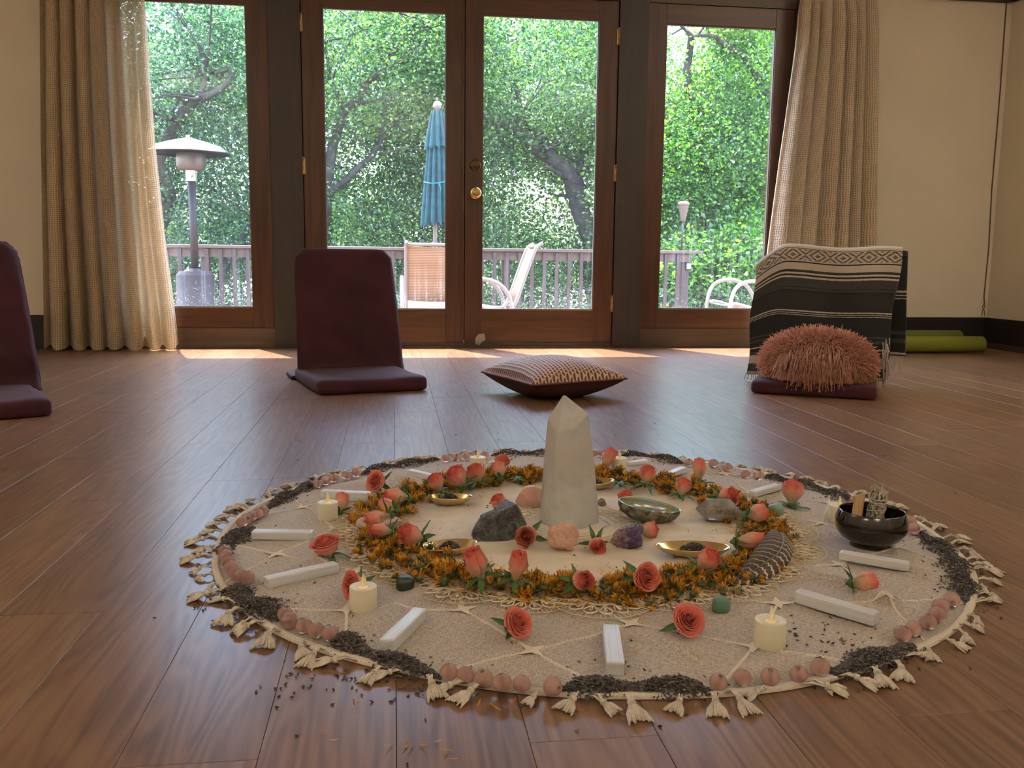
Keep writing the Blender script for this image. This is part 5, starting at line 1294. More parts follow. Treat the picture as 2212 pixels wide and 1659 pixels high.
for (x, y), r, h, tw, lb in CAND:
    P = F(x, y, .005); 
    g = tag(empty('led_candle', (P.x, P.y, top_z(P.x, P.y)), tw), lb, 'candle', 'battery candles round the cloth')
    b = MB(); b.lathe([(r*.96, 0), (r, .0012), (r, h-.0015), (r*.975, h), (r*.80, h), (r*.55, h-.0018), (r*.47, h-.0022), (r*.44, h-.003), (0, h-.003)], 40); bd_ = b.obj('body', M['wax'], g)
    b = MB(); b.lathe([(r*.40, h-.0029), (r*.38, h-.0022), (r*.2, h-.0021), (0, h-.0021)], 20); b.obj('amber_disc', M['glow'], bd_)
    b = MB(); V = []; n = 12
    prof = [(.0022, -.002), (.0036, .002), (.0042, .006), (.0036, .011), (.0018, .016), (.0003, .0195)]
    for (rr, z) in prof:
        for k in range(n): a = 2*PI*k/n; V.append((rr*math.cos(a) + .0010*math.sin(z*170), rr*.32*math.sin(a), h + z))
    b.add(V, [(i*n+k, i*n+(k+1) % n, (i+1)*n+(k+1) % n, (i+1)*n+k) for i in range(len(prof)-1) for k in range(n)] + [tuple((len(prof)-1)*n+k for k in range(n))], True); b.obj('flame', M['flame'], g)

# ================================================================== roses
def rosemat():
    mt, t, b = newmat('rose_petals'); at = t.nodes.new('ShaderNodeAttribute'); at.attribute_name = 'Col'
    n = N(t, 'ShaderNodeTexNoise'); n.inputs['Scale'].default_value = 5; tc = t.nodes.new('ShaderNodeTexCoord'); t.links.new(tc.outputs['Object'], n.inputs['Vector'])
    sp = t.nodes.new('ShaderNodeSeparateColor'); t.links.new(at.outputs['Color'], sp.inputs[0])
    f = math_n(t, 'ADD', sp.outputs[0], math_n(t, 'MULTIPLY', math_n(t, 'SUBTRACT', n.outputs['Fac'], .5), .5))
    r = ramp(t, [(.0, (.62, .58, .30)), (.25, (.84, .52, .37)), (.6, (.82, .30, .21)), (1.0, (.76, .16, .115))]); t.links.new(f, r.inputs[0])
    t.links.new(r.outputs[0], b.inputs['Base Color']); setp(b, Roughness=.55); b.inputs['Sheen Weight'].default_value = .2
    tl = N(t, 'ShaderNodeBsdfTranslucent'); t.links.new(r.outputs[0], tl.inputs[0]); m_ = t.nodes.new('ShaderNodeMixShader'); m_.inputs[0].default_value = .35
    t.links.new(b.outputs[0], m_.inputs[1]); t.links.new(tl.outputs[0], m_.inputs[2]); t.links.new(m_.outputs[0], t.nodes['Material Output'].inputs[0]); return mt
M['rose'] = rosemat()
M['green'] = mat('rose_green', (.035, .10, .022), .5, col2=(.09, .19, .05), vscale=60)
def rose_mesh(openness, seed, npet=24, height=1.0):
    """unit rose: about 1 tall, opens along +z, origin under the calyx"""
    r = random.Random(seed); V = []; Fc = []; Cc = []; nu, nv = 9, 9
    for i in range(npet):
        t = i / (npet-1)                      # 0 inside, 1 outside
        ph = i * 2.399 + r.uniform(-.15, .15)
        rad = .035 + (.31 + .10*openness) * t ** .9
        w = 2.3 - 1.25*t
        ht = height * (.99 - .20*t*openness - .06*t + r.uniform(-.015, .02))
        flare = openness * max(0, t-.25)/.75
        b0 = len(V)
        for j in range(nv):
            v = j/(nv-1)
            # full cup: swells quickly above the calyx, leans in a little at the mouth, lip rolls out
            prof = .26 + .74*math.sin(min(1, v*1.75) * PI/2) if t > .22 else 1.0 - .55*v*v
            prof *= 1 - (.34*(1-openness) + .10) * max(0, v-.5)/.5 * (1 - .3*t)
            rr0 = rad*prof + flare*.16*max(0, v-.45)**1.3
            for i_ in range(nu):
                u = i_/(nu-1)*2-1
                a = ph + u * w * (.42 + .58*math.sin(min(1, v*1.5)*PI/2)) * .60
                zt = ht * (v ** .8) * (1 - .10*abs(u)**3*v)
                lip = max(0, v-.84)/.16
                rr = rr0 + lip*(.020 + .035*t)*(.4+openness) * (1-.3*abs(u)) + .010*math.sin(u*6+i)*v*t - .012*abs(u)*v
                zt -= lip*lip*(.018+.05*t)*openness + flare*.06*max(0, v-.6)
                V.append((rr*math.cos(a), rr*math.sin(a), .07 + zt))
                c = min(1, max(0, (v-.02)*(.80 + .25*(1-t)) + .10*abs(u)*v + r.uniform(-.02, .02))); Cc.append((c, c, c, 1))
        for f in gridfaces(nu, nv): Fc.append(f + b0)
    return quadmesh('rose', np.array(V), np.array(Fc), True, None, np.array(Cc))
RM = {'open': [rose_mesh(1.0, 1, 36, .80), rose_mesh(.9, 2, 34, .84)], 'semi': [rose_mesh(.55, 3, 26, .92), rose_mesh(.45, 9, 26, .95)], 'bud': [rose_mesh(.12, 5, 15, 1.05), rose_mesh(.2, 6, 16, 1.0)]}
for k_ in RM:
    for me in RM[k_]:
        me.materials.append(M['rose'])
def calyx_mesh():
    b = MB(); b.lathe([(.05, -.10), (.06, -.06), (.10, -.02), (.16, .03), (.17, .07), (.14, .11), (0, .12)], 14); return b.mesh('calyx')
def sepal_mesh(seed, curl):
    r = random.Random(seed); V = []; n = 9
    for j in range(n):
        v = j/(n-1); wd = .13*math.sin(PI*min(1, (v*.82+.13)))**1.1*(1-v*.55)+.004
        x = .10 + .58*v*(1 if curl > -1 else .8); z = .05 + curl*.45*v - .30*v*v*(1 if curl > 0 else -.2) + .03*math.sin(v*6+seed)
        for s in (-1, -.5, 0, .5, 1): V.append((x, s*wd, z + .035*abs(s)))
    return quadmesh('sepal', np.array(V), gridfaces(5, n), True)
CM = calyx_mesh(); CM.materials.append(M['green'])
SM = [sepal_mesh(s, c) for s, c in enumerate((.1, .45, .9, -.3, .65))]
for me in SM: me.materials.append(M['green'])
rR = random.Random(31)
def rose(px_, py_, dpx, ax, kind, lb, sep=None, roll=None, name='rose'):
    dirv = Vector(ax).normalized(); sc_ = pxm(px_, py_, .02)*dpx
    rad = {'open': .46, 'semi': .40, 'bud': .36, 'calyx': .3}[kind]
    S = sc_ / (2*rad) if abs(dirv.z) < .6 else sc_/(2*rad)
    if kind == 'calyx': S = sc_
    # centre of the bloom sits on the ray at the height its tilt gives it
    up = max(0, dirv.z); hz3 = S*rad*(1-up*.9) + S*.52*up
    C_ = F(px_, py_, .006 + hz3)
    lift = 0
    rr_ = math.hypot(C_.x-GX, C_.y-GY)
    if abs(rr_ - GR) < .055: lift = .016
    C_ = F(px_, py_, .006 + hz3 + lift)
    root = C_ - dirv * S * .5
    g = tag(empty(name, root), lb, 'flower', 'coral roses on the cloth')
    g.rotation_mode = 'QUATERNION'; g.rotation_quaternion = dirv.to_track_quat('Z', 'Y') @ Quaternion((0, 0, 1), rR.uniform(0, 6.28) if roll is None else roll)
    g.scale = (S, S, S)
    if kind != 'calyx': link('bloom', RM[kind][rR.randrange(2)], None, g)
    cx_ = link('calyx', CM, None, g)
    for k in range(5):
        o = link('sepal', SM[rR.randrange(5) if sep is None else sep], None, cx_); o.rotation_euler = (0, 0, k*2*PI/5 + rR.uniform(-.25, .25))
    return g
ROSES = [
 (1118,1346,64,(.50,-.62,.55),'open','large coral rose in front of the lace, right of the front left stick',1),
 (1486,1340,66,(.10,-.75,.62),'open','large coral rose lying between the front stick and the front right candle',0),
 (1866,1258,50,(.93,-.28,.12),'semi','coral rose lying on its side in front of the flat stick at the right',1),
 (762,1264,56,(-.72,-.60,.25),'open','coral rose leaning behind the front left candle',1),
 (703,1176,60,(-.25,-.14,.95),'open','coral rose standing open above the long left stick, petals spread upward',0),
 (812,1040,44,(-.62,-.62,.45),'open','coral rose at the back left beside the squared stick',1),
 (858,1074,40,(-.92,-.2,.15),'bud','pink bud lying in the upper left of the ring, sepals pointing up',2),
 (841,1094,32,(-.6,.4,.2),'bud','small orange bud hidden behind its curled sepals in the left of the ring',2),
 (818,1120,44,(-.85,-.35,-.05),'bud','pink bud in the left of the ring above the pale lilac stone',2),
 (826,1147,36,(-.7,-.3,.2),'bud','rosebud lying on the pale lilac stone',1),
 (889,1156,50,(-.80,-.30,.42),'semi','deep pink rose at the inner left of the ring, above the nearer left dish',1),
 (943,1043,36,(-.35,-.1,.90),'semi','upright rose at the back left of the ring, leftmost of a row of three',0),
 (988,1030,44,(-.55,-.1,.80),'semi','middle rose of the row of three at the back left of the ring',1),
 (1029,1022,38,(-.3,-.1,.93),'semi','rose in front of the rear left candle, rightmost of the row of three',1),
 (1086,994,36,(.25,.1,.94),'open','rose between the rear left candle and the tall crystal',1),
 (1078,1016,32,(-.1,.5,.82),'semi','rose seen from its green sepal side left of the tall crystal',2),
 (1079,1086,36,(-.5,-.1,.80),'semi','rose half hidden behind the grey rock',0),
 (1137,1158,50,(-.30,-.88,.22),'semi','rose facing the viewer between the grey rock and the pink rough stone',1),
 (1289,1176,40,(.02,-.93,-.05),'semi','rose facing the viewer between the pink rough stone and the amethyst',0),
 (1402,1145,38,(.93,-.25,.15),'semi','rose behind the amethyst facing right',1),
 (1030,1222,52,(-.35,-.25,.88),'bud','pointed coral bud on the front left of the ring near the dish',1),
 (1117,1228,48,(.02,-.22,.97),'bud','tulip shaped bud with a split petal on the front of the ring',1),
 (1256,1254,46,(.35,-.80,.35),'semi','rose on the front of the ring facing the viewer, long sepal above it',0),
 (1394,1246,58,(.22,-.82,.30),'open','pale coral rose on the front right of the ring with sepals above',0),
 (1527,1211,48,(.45,-.35,.62),'semi','rose resting over the tip of the right dish',1),
 (1616,1168,44,(.80,-.35,.15),'bud','rose on the right of the ring left of the feather, facing right',2),
 (1634,1110,42,(.85,-.2,.15),'semi','rose on the right of the ring below the clear crystal',2),
 (1571,1073,42,(.55,-.6,.4),'semi','rose behind the clear double pointed crystal',1),
 (1475,1052,34,(.15,-.1,.95),'semi','upright rose on the back right of the ring',1),
 (1398,1026,36,(.1,-.15,.95),'semi','upright rose on the back of the ring, second right of the tall crystal',0),
 (1313,994,34,(.35,-.05,.90),'bud','pink bud just left of the rear right candle',0),
 (1511,1017,34,(0,.1,.98),'bud','bud standing on its sepals at the back right, outside the ring',3),
 (1712,1062,48,(.05,.05,.99),'semi','upright rose standing on spread sepals at the far right back of the cloth',3),
 (1353,1080,36,(-.25,-.1,.90),'semi','rose behind the left end of the abalone shell',1),
 (737,1088,34,(.1,.55,.75),'bud','rosebud behind the left candle showing mainly its green sepals',2)]
for R_ in ROSES: rose(R_[0], R_[1], R_[2], R_[3], R_[4], R_[5], R_[6])
rose(1342, 1026, 42, (0, -.1, 1), 'calyx', 'green rose sepals in the back right of the ring, in front of a candle', 1, name='rose_calyx')
rose(1118, 1019, 34, (0, -.1, 1), 'calyx', 'green sepals lying on the back of the ring left of the tall crystal', 1, name='rose_calyx')
# ================================================================== crystals and stones
def quartzmat(nm, col, trans, rough, crack=.5, sss=.3):
    mt, t, b = newmat(nm); setp(b, Base_Color=c3(col), Roughness=rough); b.inputs['Transmission Weight'].default_value = trans; b.inputs['IOR'].default_value = 1.5
    b.inputs['Subsurface Weight'].default_value = sss; b.inputs['Subsurface Radius'].default_value = (.03, .028, .025)
    tc = t.nodes.new('ShaderNodeTexCoord'); n = N(t, 'ShaderNodeTexNoise'); n.inputs['Scale'].default_value = 14; n.inputs['Detail'].default_value = 9; n.inputs['Roughness'].default_value = .7; t.links.new(tc.outputs['Object'], n.inputs['Vector'])
    r = ramp(t, [(.35, [c*.86 for c in col]), (.5, col), (.72, [min(1, c*1.18) for c in col])]); t.links.new(n.outputs['Fac'], r.inputs[0])
    n2 = N(t, 'ShaderNodeTexNoise'); n2.inputs['Scale'].default_value = 38; n2.inputs['Detail'].default_value = 6; t.links.new(tc.outputs['Object'], n2.inputs['Vector'])
    r2 = ramp(t, [(.62, (0, 0, 0)), (.67, (1, 1, 1))]); t.links.new(n2.outputs['Fac'], r2.inputs[0])
    mx = N(t, 'ShaderNodeMix', data_type='RGBA'); t.links.new(math_n(t, 'MULTIPLY', r2.outputs[0], crack), mx.inputs['Factor']); t.links.new(r.outputs[0], mx.inputs['A']); mx.inputs['B'].default_value = (1, .97, .92, 1)
    t.links.new(mx.outputs['Result'], b.inputs['Base Color'])
    bp = N(t, 'ShaderNodeBump'); bp.inputs['Strength'].default_value = .25; bp.inputs['Distance'].default_value = .001; t.links.new(n2.outputs['Fac'], bp.inputs['Height']); t.links.new(bp.outputs[0], b.inputs['Normal'])
    return mt
M['quartz'] = quartzmat('cloudy_quartz', (.97, .96, .93), .46, .16, .9, .5)
# the tall crystal: outline rings in its own frame
TB = F(1234, 1146, .006); TC = Vector((TB.x + .002, TB.y + .050, 0)); TZ = .008
mpp = (TC - Vector((0, 0, EYE))).dot(FWD) / FPX
xl_ = lambda px_, z: (WP(px_, 900, TC.y).x - TC.x)
base_r = (xl_(1298, 0) - xl_(1170, 0)) / 2; base_c = (xl_(1298, 0) + xl_(1170, 0)) / 2
def hexring(cx, r, z, rot, sq=(1, 1, 1, 1, 1, 1), dz=(0,)*6, yo=0):
    return [(cx + r*sq[k]*math.cos(rot + k*PI/3), yo + r*.86*sq[k]*math.sin(rot + k*PI/3), z + dz[k]) for k in range(6)]
zof = lambda px_, py_: WP(px_, py_, TC.y).z - TZ
sl, sr = xl_(1184, 0), xl_(1271, 0); zl, zr = zof(1184, 905), zof(1271, 893)
tipx, tipz = xl_(1217, 0), zof(1217, 851)
rot = math.radians(-12)
V = []
V += hexring(base_c, base_r*1.02, 0, rot, (1, .93, 1.0, 1, 1.02, .98))
V += hexring(base_c - .001, base_r*.97, .05, rot, (1, .93, 1.0, 1, 1.0, .99))
c2, r2 = (sl+sr)/2, (sr-sl)/2
V += hexring(base_c*.5 + c2*.5, (base_r + r2)/2*1.0, .135, rot, (.99, .95, 1.0, 1.0, 1.0, .99))
shz = [zr, zr*1.02, zl*1.01, zl, zl*.88, zr*.92]
rg6 = hexring(c2, r2*1.02, 0, rot); V += [(rg6[k][0], rg6[k][1], shz[k]) for k in range(6)]
V.append((tipx, .002, tipz))
fs = [tuple(reversed(range(6)))]
for l in range(3): fs += [(l*6+k, l*6+(k+1) % 6, l*6+6+(k+1) % 6, l*6+6+k) for k in range(6)]
fs += [(18+k, 18+(k+1) % 6, 24) for k in range(6)]
b = MB(); b.add(V, fs); me = b.mesh('quartz_tower')
bm = bmesh.new(); bm.from_mesh(me); bmesh.ops.bevel(bm, geom=[e for e in bm.edges if e.calc_face_angle(0) > .25], offset=.0016, segments=1, affect='EDGES'); bm.to_mesh(me); bm.free()
me.materials.append(M['quartz']); o = link('quartz_tower', me); o.location = (TC.x, TC.y, TZ); tag(o, 'tall pointed tower of cloudy clear quartz standing at the centre of the doily', 'crystal')
# silvery veils and dark inclusions inside, built as thin flakes just under the faces
def stone(nm, px_, py_, wpx, me, mt, lb, rz=0, cat='stone', tilt=(0, 0), group=None):
    """px_,py_: middle of the foot in the photo"""
    P = F(px_, py_, .006); s = pxm(px_, py_, .006) * wpx
    xs = [v.co.x for v in me.vertices]; k = s / (max(xs) - min(xs))
    o = link(nm, me, mt); o.location = (P.x, P.y, top_z(P.x, P.y) - .0012); o.scale = (k, k, k); o.rotation_euler = (tilt[0], tilt[1], rz); return tag(o, lb, cat, group)
M['rosequartz'] = quartzmat('rough_rose_quartz', (.74, .47, .36), .12, .5, .1, .4)
M['rosequartz2'] = quartzmat('tumbled_rose_quartz', (.86, .50, .38), .30, .18, .1, .4)
me = blob(1, .72, 1.0, 12, .22, 1.6, 5, True, 5, .10)
stone('rose_quartz', 1213, 1190, 72, me, M['rosequartz'], 'rough pale pink quartz lump in front of the tall crystal', .2)
me = blob(1, .7, .80, 31, .12, 1.0, 4, True, 4, .0)
for p in me.polygons: p.use_smooth = True
stone('rose_quartz', 1145, 1096, 66, me, M['rosequartz2'], 'polished peach pink stone behind the grey rock, left of the tall crystal', .1)
mt_am = quartzmat('amethyst', (.12, .06, .17), .25, .22, .15, .1)
t = mt_am.node_tree; bb = t.nodes['Principled BSDF']; tc = t.nodes.new('ShaderNodeTexCoord'); sp = t.nodes.new('ShaderNodeSeparateXYZ'); t.links.new(tc.outputs['Object'], sp.inputs[0])
nn = N(t, 'ShaderNodeTexNoise'); nn.inputs['Scale'].default_value = 3; t.links.new(tc.outputs['Object'], nn.inputs['Vector'])
r = ramp(t, [(.30, (.42, .30, .25)), (.46, (.30, .17, .22)), (.56, (.07, .03, .11)), (.8, (.13, .07, .19))]); t.links.new(math_n(t, 'ADD', math_n(t, 'MULTIPLY', sp.outputs['X'], .22), math_n(t, 'ADD', math_n(t, 'MULTIPLY', nn.outputs['Fac'], .5), .30)), r.inputs[0]); t.links.new(r.outputs[0], bb.inputs['Base Color'])
me = blob(1, .78, .80, 44, .34, 1.7, 5, True, 12, .10, 1.0, .8, (.78, 1.0))
stone('amethyst', 1356, 1184, 72, me, mt_am, 'dark purple amethyst lump with a brownish left side, right of the tall crystal', -.2)
# grey glittering rock with a sloping back
M['grey'] = mat('grey_lepidolite', (.13, .12, .125), .36, col2=(.30, .28, .27), vscale=9, bump=1.0, bscale=30, bdist=.03)
bm = bmesh.new(); bmesh.ops.create_cube(bm, size=1); bmesh.ops.subdivide_edges(bm, edges=bm.edges[:], cuts=14, use_grid_fill=True)
for v in bm.verts:
    u = v.co.x + .5; top = float(np.interp(u, [0, .08, .2, .45, .7, .83, .9, 1.0], [.16, .26, .42, .52, .62, .66, .56, .30])); z = (v.co.z + .5)
    y = v.co.y*(.46 + .25*u)*(1 - .45*z*(1 if v.co.y < 0 else .5)); x = v.co.x + .06*z*(1 if u < .5 else -.5) - .03*z + .05*(1-abs(v.co.y)*2)*(1 if u > .5 else -1)
    p = Vector((x, y, z*top)); q = .050*nz(p, 3, 4) + .030*nz(p, 8, 6) + .016*nz(p, 20, 8); n_ = Vector((v.co.x*.8, v.co.y, (v.co.z)*.9)).normalized(); p += n_*q
    v.co = Vector((p.x, p.y, max(0, p.z)))
me = bpy.data.meshes.new('rock'); bm.to_mesh(me); bm.free()
stone('grey_rock', 1078, 1160, 124, me, M['grey'], 'rough grey rock with a glittering sloped top left of the tall crystal', .25)
me = blob(1, .9, 1.0, 8, .15, 1.4, 3, True, 5); stone('brown_stone', 1300, 1094, 20, me, mat('brown_stone', (.20, .15, .12), .5, var=.3, vscale=3), 'little brown stone peeping out right of the tall crystal', 0)
M['avent'] = quartzmat('green_aventurine', (.10, .20, .13), .05, .22, .1, .2); M['avent2'] = quartzmat('pale_aventurine', (.19, .30, .23), .05, .28, .1, .3); M['dgreen'] = quartzmat('dark_green_stone', (.016, .035, .024), .0, .14, .12, 0)
me = blob(1, .85, 1.04, 71, .07, 1.0, 4, True, 0, 0, .72); 
for p in me.polygons: p.use_smooth = True
stone('tumbled_stone', 1557, 1319, 39, me, M['avent'], 'green tumbled stone on the lace at the front right', .2, group='green tumbled stones')
me = blob(1, .85, 1.0, 75, .08, 1.1, 4, True, 0, 0, .8)
for p in me.polygons: p.use_smooth = True
stone('tumbled_stone', 1676, 1116, 33, me, M['avent2'], 'pale green tumbled stone at the right, near the far right upright rose', .5, group='green tumbled stones')
me = blob(1, .9, .86, 80, .06, 1.0, 4, True, 0, 0, .70)
for p in me.polygons: p.use_smooth = True
stone('tumbled_stone', 875, 1273, 40, me, M['dgreen'], 'dark green, nearly black tumbled stone at the front left of the lace', .1, group='green tumbled stones')
me = blob(1, .40, .34, 90, .10, 1.0, 4, True, 7)
stone('lilac_stone', 820, 1160, 100, me, quartzmat('pale_lilac', (.72, .56, .55), .2, .3, .1, .4), 'flat pale lilac stone with a rosebud on it at the left of the ring', .0).location.z += .016
# clear double pointed crystal lying down
mt, t, bb = newmat('clear_quartz'); setp(bb, Base_Color=(.96, .95, .95, 1), Roughness=.04); bb.inputs['Transmission Weight'].default_value = .78; bb.inputs['IOR'].default_value = 1.54
tc = t.nodes.new('ShaderNodeTexCoord'); n = N(t, 'ShaderNodeTexNoise'); n.inputs['Scale'].default_value = 4; n.inputs['Detail'].default_value = 6; t.links.new(tc.outputs['Object'], n.inputs['Vector']); rr = ramp(t, [(.4, (.03, .03, .03)), (.7, (.35, .35, .35))]); t.links.new(n.outputs['Fac'], rr.inputs[0]); t.links.new(rr.outputs[0], bb.inputs['Roughness'])
M['clear'] = mt
V = []
for (x, r_) in ((-.26, .245), (.20, .25)):
    for k in range(6): a = PI/6 + k*PI/3 + .12; V.append((x + .07*math.cos(a)*(1 if x < 0 else -1), r_*math.cos(a), r_*math.sin(a)))
V += [(-.5, .0, .03), (.5, -.02, -.05)]
fs = [(k, (k+1) % 6, 6+(k+1) % 6, 6+k) for k in range(6)] + [(12, (k+1) % 6, k) for k in range(6)] + [(13, 6+k, 6+(k+1) % 6) for k in range(6)]
b = MB(); zmn = min(v[2] for v in V); b.add([(x, y, z-zmn) for x, y, z in V], fs); me = b.mesh('c')
bm = bmesh.new(); bm.from_mesh(me); bmesh.ops.recalc_face_normals(bm, faces=bm.faces); bmesh.ops.bevel(bm, geom=bm.edges[:], offset=.012, segments=1, affect='EDGES'); bm.to_mesh(me); bm.free()
stone('clear_crystal', 1552, 1127, 100, me, M['clear'], 'clear double pointed quartz lying below a rose at the right of the doily', -.12, 'crystal')

# ------------------------------------------------------------------ brass leaf dishes with lavender
M['brassd'] = mat('brushed_brass', (.74, .58, .30), .2, metal=1, bump=.1, bscale=200, bdist=.0004)
def dish(cx, cy, L, rz, lb, seed, wr=.42, tilt=(0, 0), nlav=420):
    c = F(cx, cy, .010); zb = top_z(c.x, c.y)
    if abs(math.hypot(c.x-GX, c.y-GY) - GR) < .06: zb += .006
    g = tag(empty('brass_dish', (c.x, c.y, zb)), lb, 'dish', 'leaf shaped brass dishes'); g.rotation_euler = (tilt[0], tilt[1], rz)
    H_ = .0185; n = 56; V = []; 
    def out(a):     # pointed at one end, rounder at the other
        x = math.cos(a); y = math.sin(a); w_ = abs(y) ** (1.15 if x > 0 else .95) * math.copysign(1, y); return (x*L/2, w_*L*wr/2)
    rings = [(.0, .0), (.30, .0), (.62, .004), (.86, .0105), (1.0, H_), (1.035, H_ + .0006), (1.03, H_ - .0008), (.985, H_-.002), (.84, .0115), (.6, .0050), (.3, .0018), (.0, .0016)]
    order = [(.30, .0), (.62, .003), (.86, .009), (1.02, H_-.0012), (1.045, H_), (1.03, H_+.0012), (.985, H_), (.83, .0098), (.58, .0042), (.28, .0020)]
    for s, z in order:
        for k in range(n): x, y = out(2*PI*k/n); V.append((x*s, y*s, z))
    b = MB(); m_ = len(order)
    b.add(V + [(0, 0, 0), (0, 0, .0018)], [(i*n+k, i*n+(k+1) % n, (i+1)*n+(k+1) % n, (i+1)*n+k) for i in range(m_-1) for k in range(n)] + [((k+1) % n, k, m_*n) for k in range(n)] + [((m_-1)*n+k, (m_-1)*n+(k+1) % n, m_*n+1) for k in range(n)], True)
    b.obj('bowl', M['brassd'], g)
    r = random.Random(seed); pts = []
    for k in range(nlav):
        u, v = r.gauss(0, .36), r.gauss(0, .36); q = u*u + v*v
        if q > 1: continue
        pts.append((u*L*.28 - L*.02, v*L*wr*.30, .0055 + .020*(1-q)**1.2*r.random()**.4))
    grains(pts, 'lavender_fill', None, g, seed)
    return g
dish(972, 1196, .100, math.radians(18), 'leaf shaped brass dish of lavender at the front left inside the ring', 1, .56)
dish(973, 1089, .092, math.radians(-8), 'leaf shaped brass dish of lavender at the back left inside the ring', 2, .54)
dish(1287, 1054, .088, math.radians(14), 'brass dish of lavender half hidden behind the right side of the tall crystal', 3, .70)
dish(1496, 1199, .128, math.radians(170), 'long brass dish of lavender at the right inside the ring, a rose on its tip', 4, .46)

# ------------------------------------------------------------------ abalone shell
c = F(1403, 1132, .008); zb = top_z(c.x, c.y)
g = tag(empty('abalone_shell', (c.x, c.y + .022, zb + .001)), 'abalone shell bowl with a rough mottled outside right of the tall crystal', 'shell'); g.rotation_euler = (math.radians(3), math.radians(9), math.radians(-8))
nu, nv = 48, 14; Vo = []; 
def shell(s, z, k, out_=True):
    a = 2*PI*k/nu; ex = .061*(1 + .05*math.cos(a*2)); ey = .040*(1 - .12*math.cos(a)); 
    return (s*ex*math.cos(a), s*ey*math.sin(a), z)
for j in range(nv):
    t_ = j/(nv-1); s = math.sin(t_*PI/2)**.8; z = .034*(1-math.cos(t_*PI/2))
    for k in range(nu):
        x, y, zz = shell(.12 + .88*s, z, k); q = .0060*nz((x*110, y*110, zz*110), 1, 3)*(1-t_**6); d = math.hypot(x, y) + 1e-6; Vo.append((x + x/d*q, y + y/d*q, zz + q*.5))
Vi = []
for j in range(nv):
    t_ = j/(nv-1); s = math.sin((1-t_)*PI/2)**.8; z = .004 + .0305*(1-math.cos((1-t_)*PI/2))
    for k in range(nu): x, y, zz = shell(.10 + .86*s, z, k); Vi.append((x, y, zz + .0006*math.sin(x*300)))
b = MB(); b.add(Vo, [tuple(f) for f in gridfaces(nu, nv, True)] + [tuple(reversed(range(nu)))], True)
b.obj('outer_shell', mat('abalone_crust', (.035, .036, .02), .85, col2=(.27, .24, .17), vscale=85, bump=1, bscale=110, bdist=.004), g)
mt, t, bb = newmat('mother_of_pearl'); tc = t.nodes.new('ShaderNodeTexCoord'); wv = N(t, 'ShaderNodeTexNoise'); wv.inputs['Scale'].default_value = 28; wv.inputs['Distortion'].default_value = 1.5; t.links.new(tc.outputs['Object'], wv.inputs['Vector'])
r = ramp(t, [(.3, (.18, .26, .20)), (.45, (.42, .40, .22)), (.55, (.22, .34, .32)), (.7, (.46, .36, .34))]); t.links.new(wv.outputs['Fac'], r.inputs[0]); t.links.new(r.outputs[0], bb.inputs['Base Color']); setp(bb, Roughness=.18, Metallic=.35)
b = MB(); b.add(Vo[(nv-1)*nu:] + Vi, [tuple(f) for f in gridfaces(nu, nv + 1, True)] + [tuple(nv*nu + k for k in range(nu))], True); b.obj('pearl_lining', mt, g)
r = random.Random(6); grains([(r.uniform(-.03, .035), r.uniform(-.020, .012), .010 + r.random()*.010) for k in range(220)], 'lavender_fill', None, g, 16)

# ------------------------------------------------------------------ feather
rach = [(1586,1262,.012),(1623,1237,.022),(1658,1213,.030),(1683,1193,.034),(1692,1170,.034),(1690,1157,.030),(1683,1149,.022),(1668,1141,.012)]
lft = [(1588,1256,.016),(1600,1228,.030),(1618,1203,.042),(1632,1183,.050),(1650,1162,.052),(1660,1150,.048),(1668,1143,.034),(1668,1141,.014)]
rgt = [(1590,1268,.008),(1645,1259,.010),(1684,1236,.014),(1707,1212,.018),(1712,1190,.022),(1708,1172,.022),(1698,1158,.018),(1670,1142,.011)]
def curve(ctrl, n):
    P = [F(x, y, z) for x, y, z in ctrl]; P = [P[0]] + P + [P[-1]]; out = []
    for k in range(n):
        t_ = k/(n-1)*(len(P)-3); i = min(int(t_), len(P)-4); f = t_-i; p0, p1, p2, p3 = P[i:i+4]
        out.append(.5*((2*p1) + (p2-p0)*f + (2*p0-5*p1+4*p2-p3)*f*f + (3*p1-p0-3*p2+p3)*f**3))
    return out
nL = 140; Rc, Lc, Gc = curve(rach, nL), curve(lft, nL), curve(rgt, nL)
fc = F(1650, 1215, .0); g = tag(empty('feather', (fc.x, fc.y, 0)), 'brown and white barred feather leaning on the right of the marigold ring', 'feather')
V = []; UV = []; W_n = 9
fr2 = random.Random(3)
for side, E_ in ((-1, Lc), (1, Gc)):
    base = len(V); jag = 0
    for k in range(nL):
        if k % 9 == 0: jag = fr2.uniform(-.02, .05)
        for i in range(W_n):
            s = i/(W_n-1); kk = min(nL-1, max(0, int(k - s*8 + 3*s))); tgt = E_[kk]
            p = Rc[k].lerp(tgt, s*(1 - jag*s)) + Vector((0, 0, .0035*math.sin(s*PI))) ; V.append((p.x-fc.x, p.y-fc.y, p.z)); UV.append((side*s, k/nL + .02*s))
V = np.array(V); G = gridfaces(W_n, nL); G2 = G + nL*W_n
me = quadmesh('vane', V, np.concatenate([G, G2[:, ::-1]]), True, np.array(UV))
mt, t, bb = newmat('barred_feather'); uv = t.nodes.new('ShaderNodeUVMap'); sp = t.nodes.new('ShaderNodeSeparateXYZ'); t.links.new(uv.outputs[0], sp.inputs[0])
n = N(t, 'ShaderNodeTexNoise'); n.inputs['Scale'].default_value = 6; n.inputs['Detail'].default_value = 3; t.links.new(uv.outputs[0], n.inputs['Vector'])
ph = math_n(t, 'ADD', math_n(t, 'MULTIPLY', sp.outputs['Y'], 18.5), math_n(t, 'ADD', math_n(t, 'MULTIPLY', n.outputs['Fac'], .8), math_n(t, 'MULTIPLY', math_n(t, 'ABSOLUTE', sp.outputs['X']), -.6)))
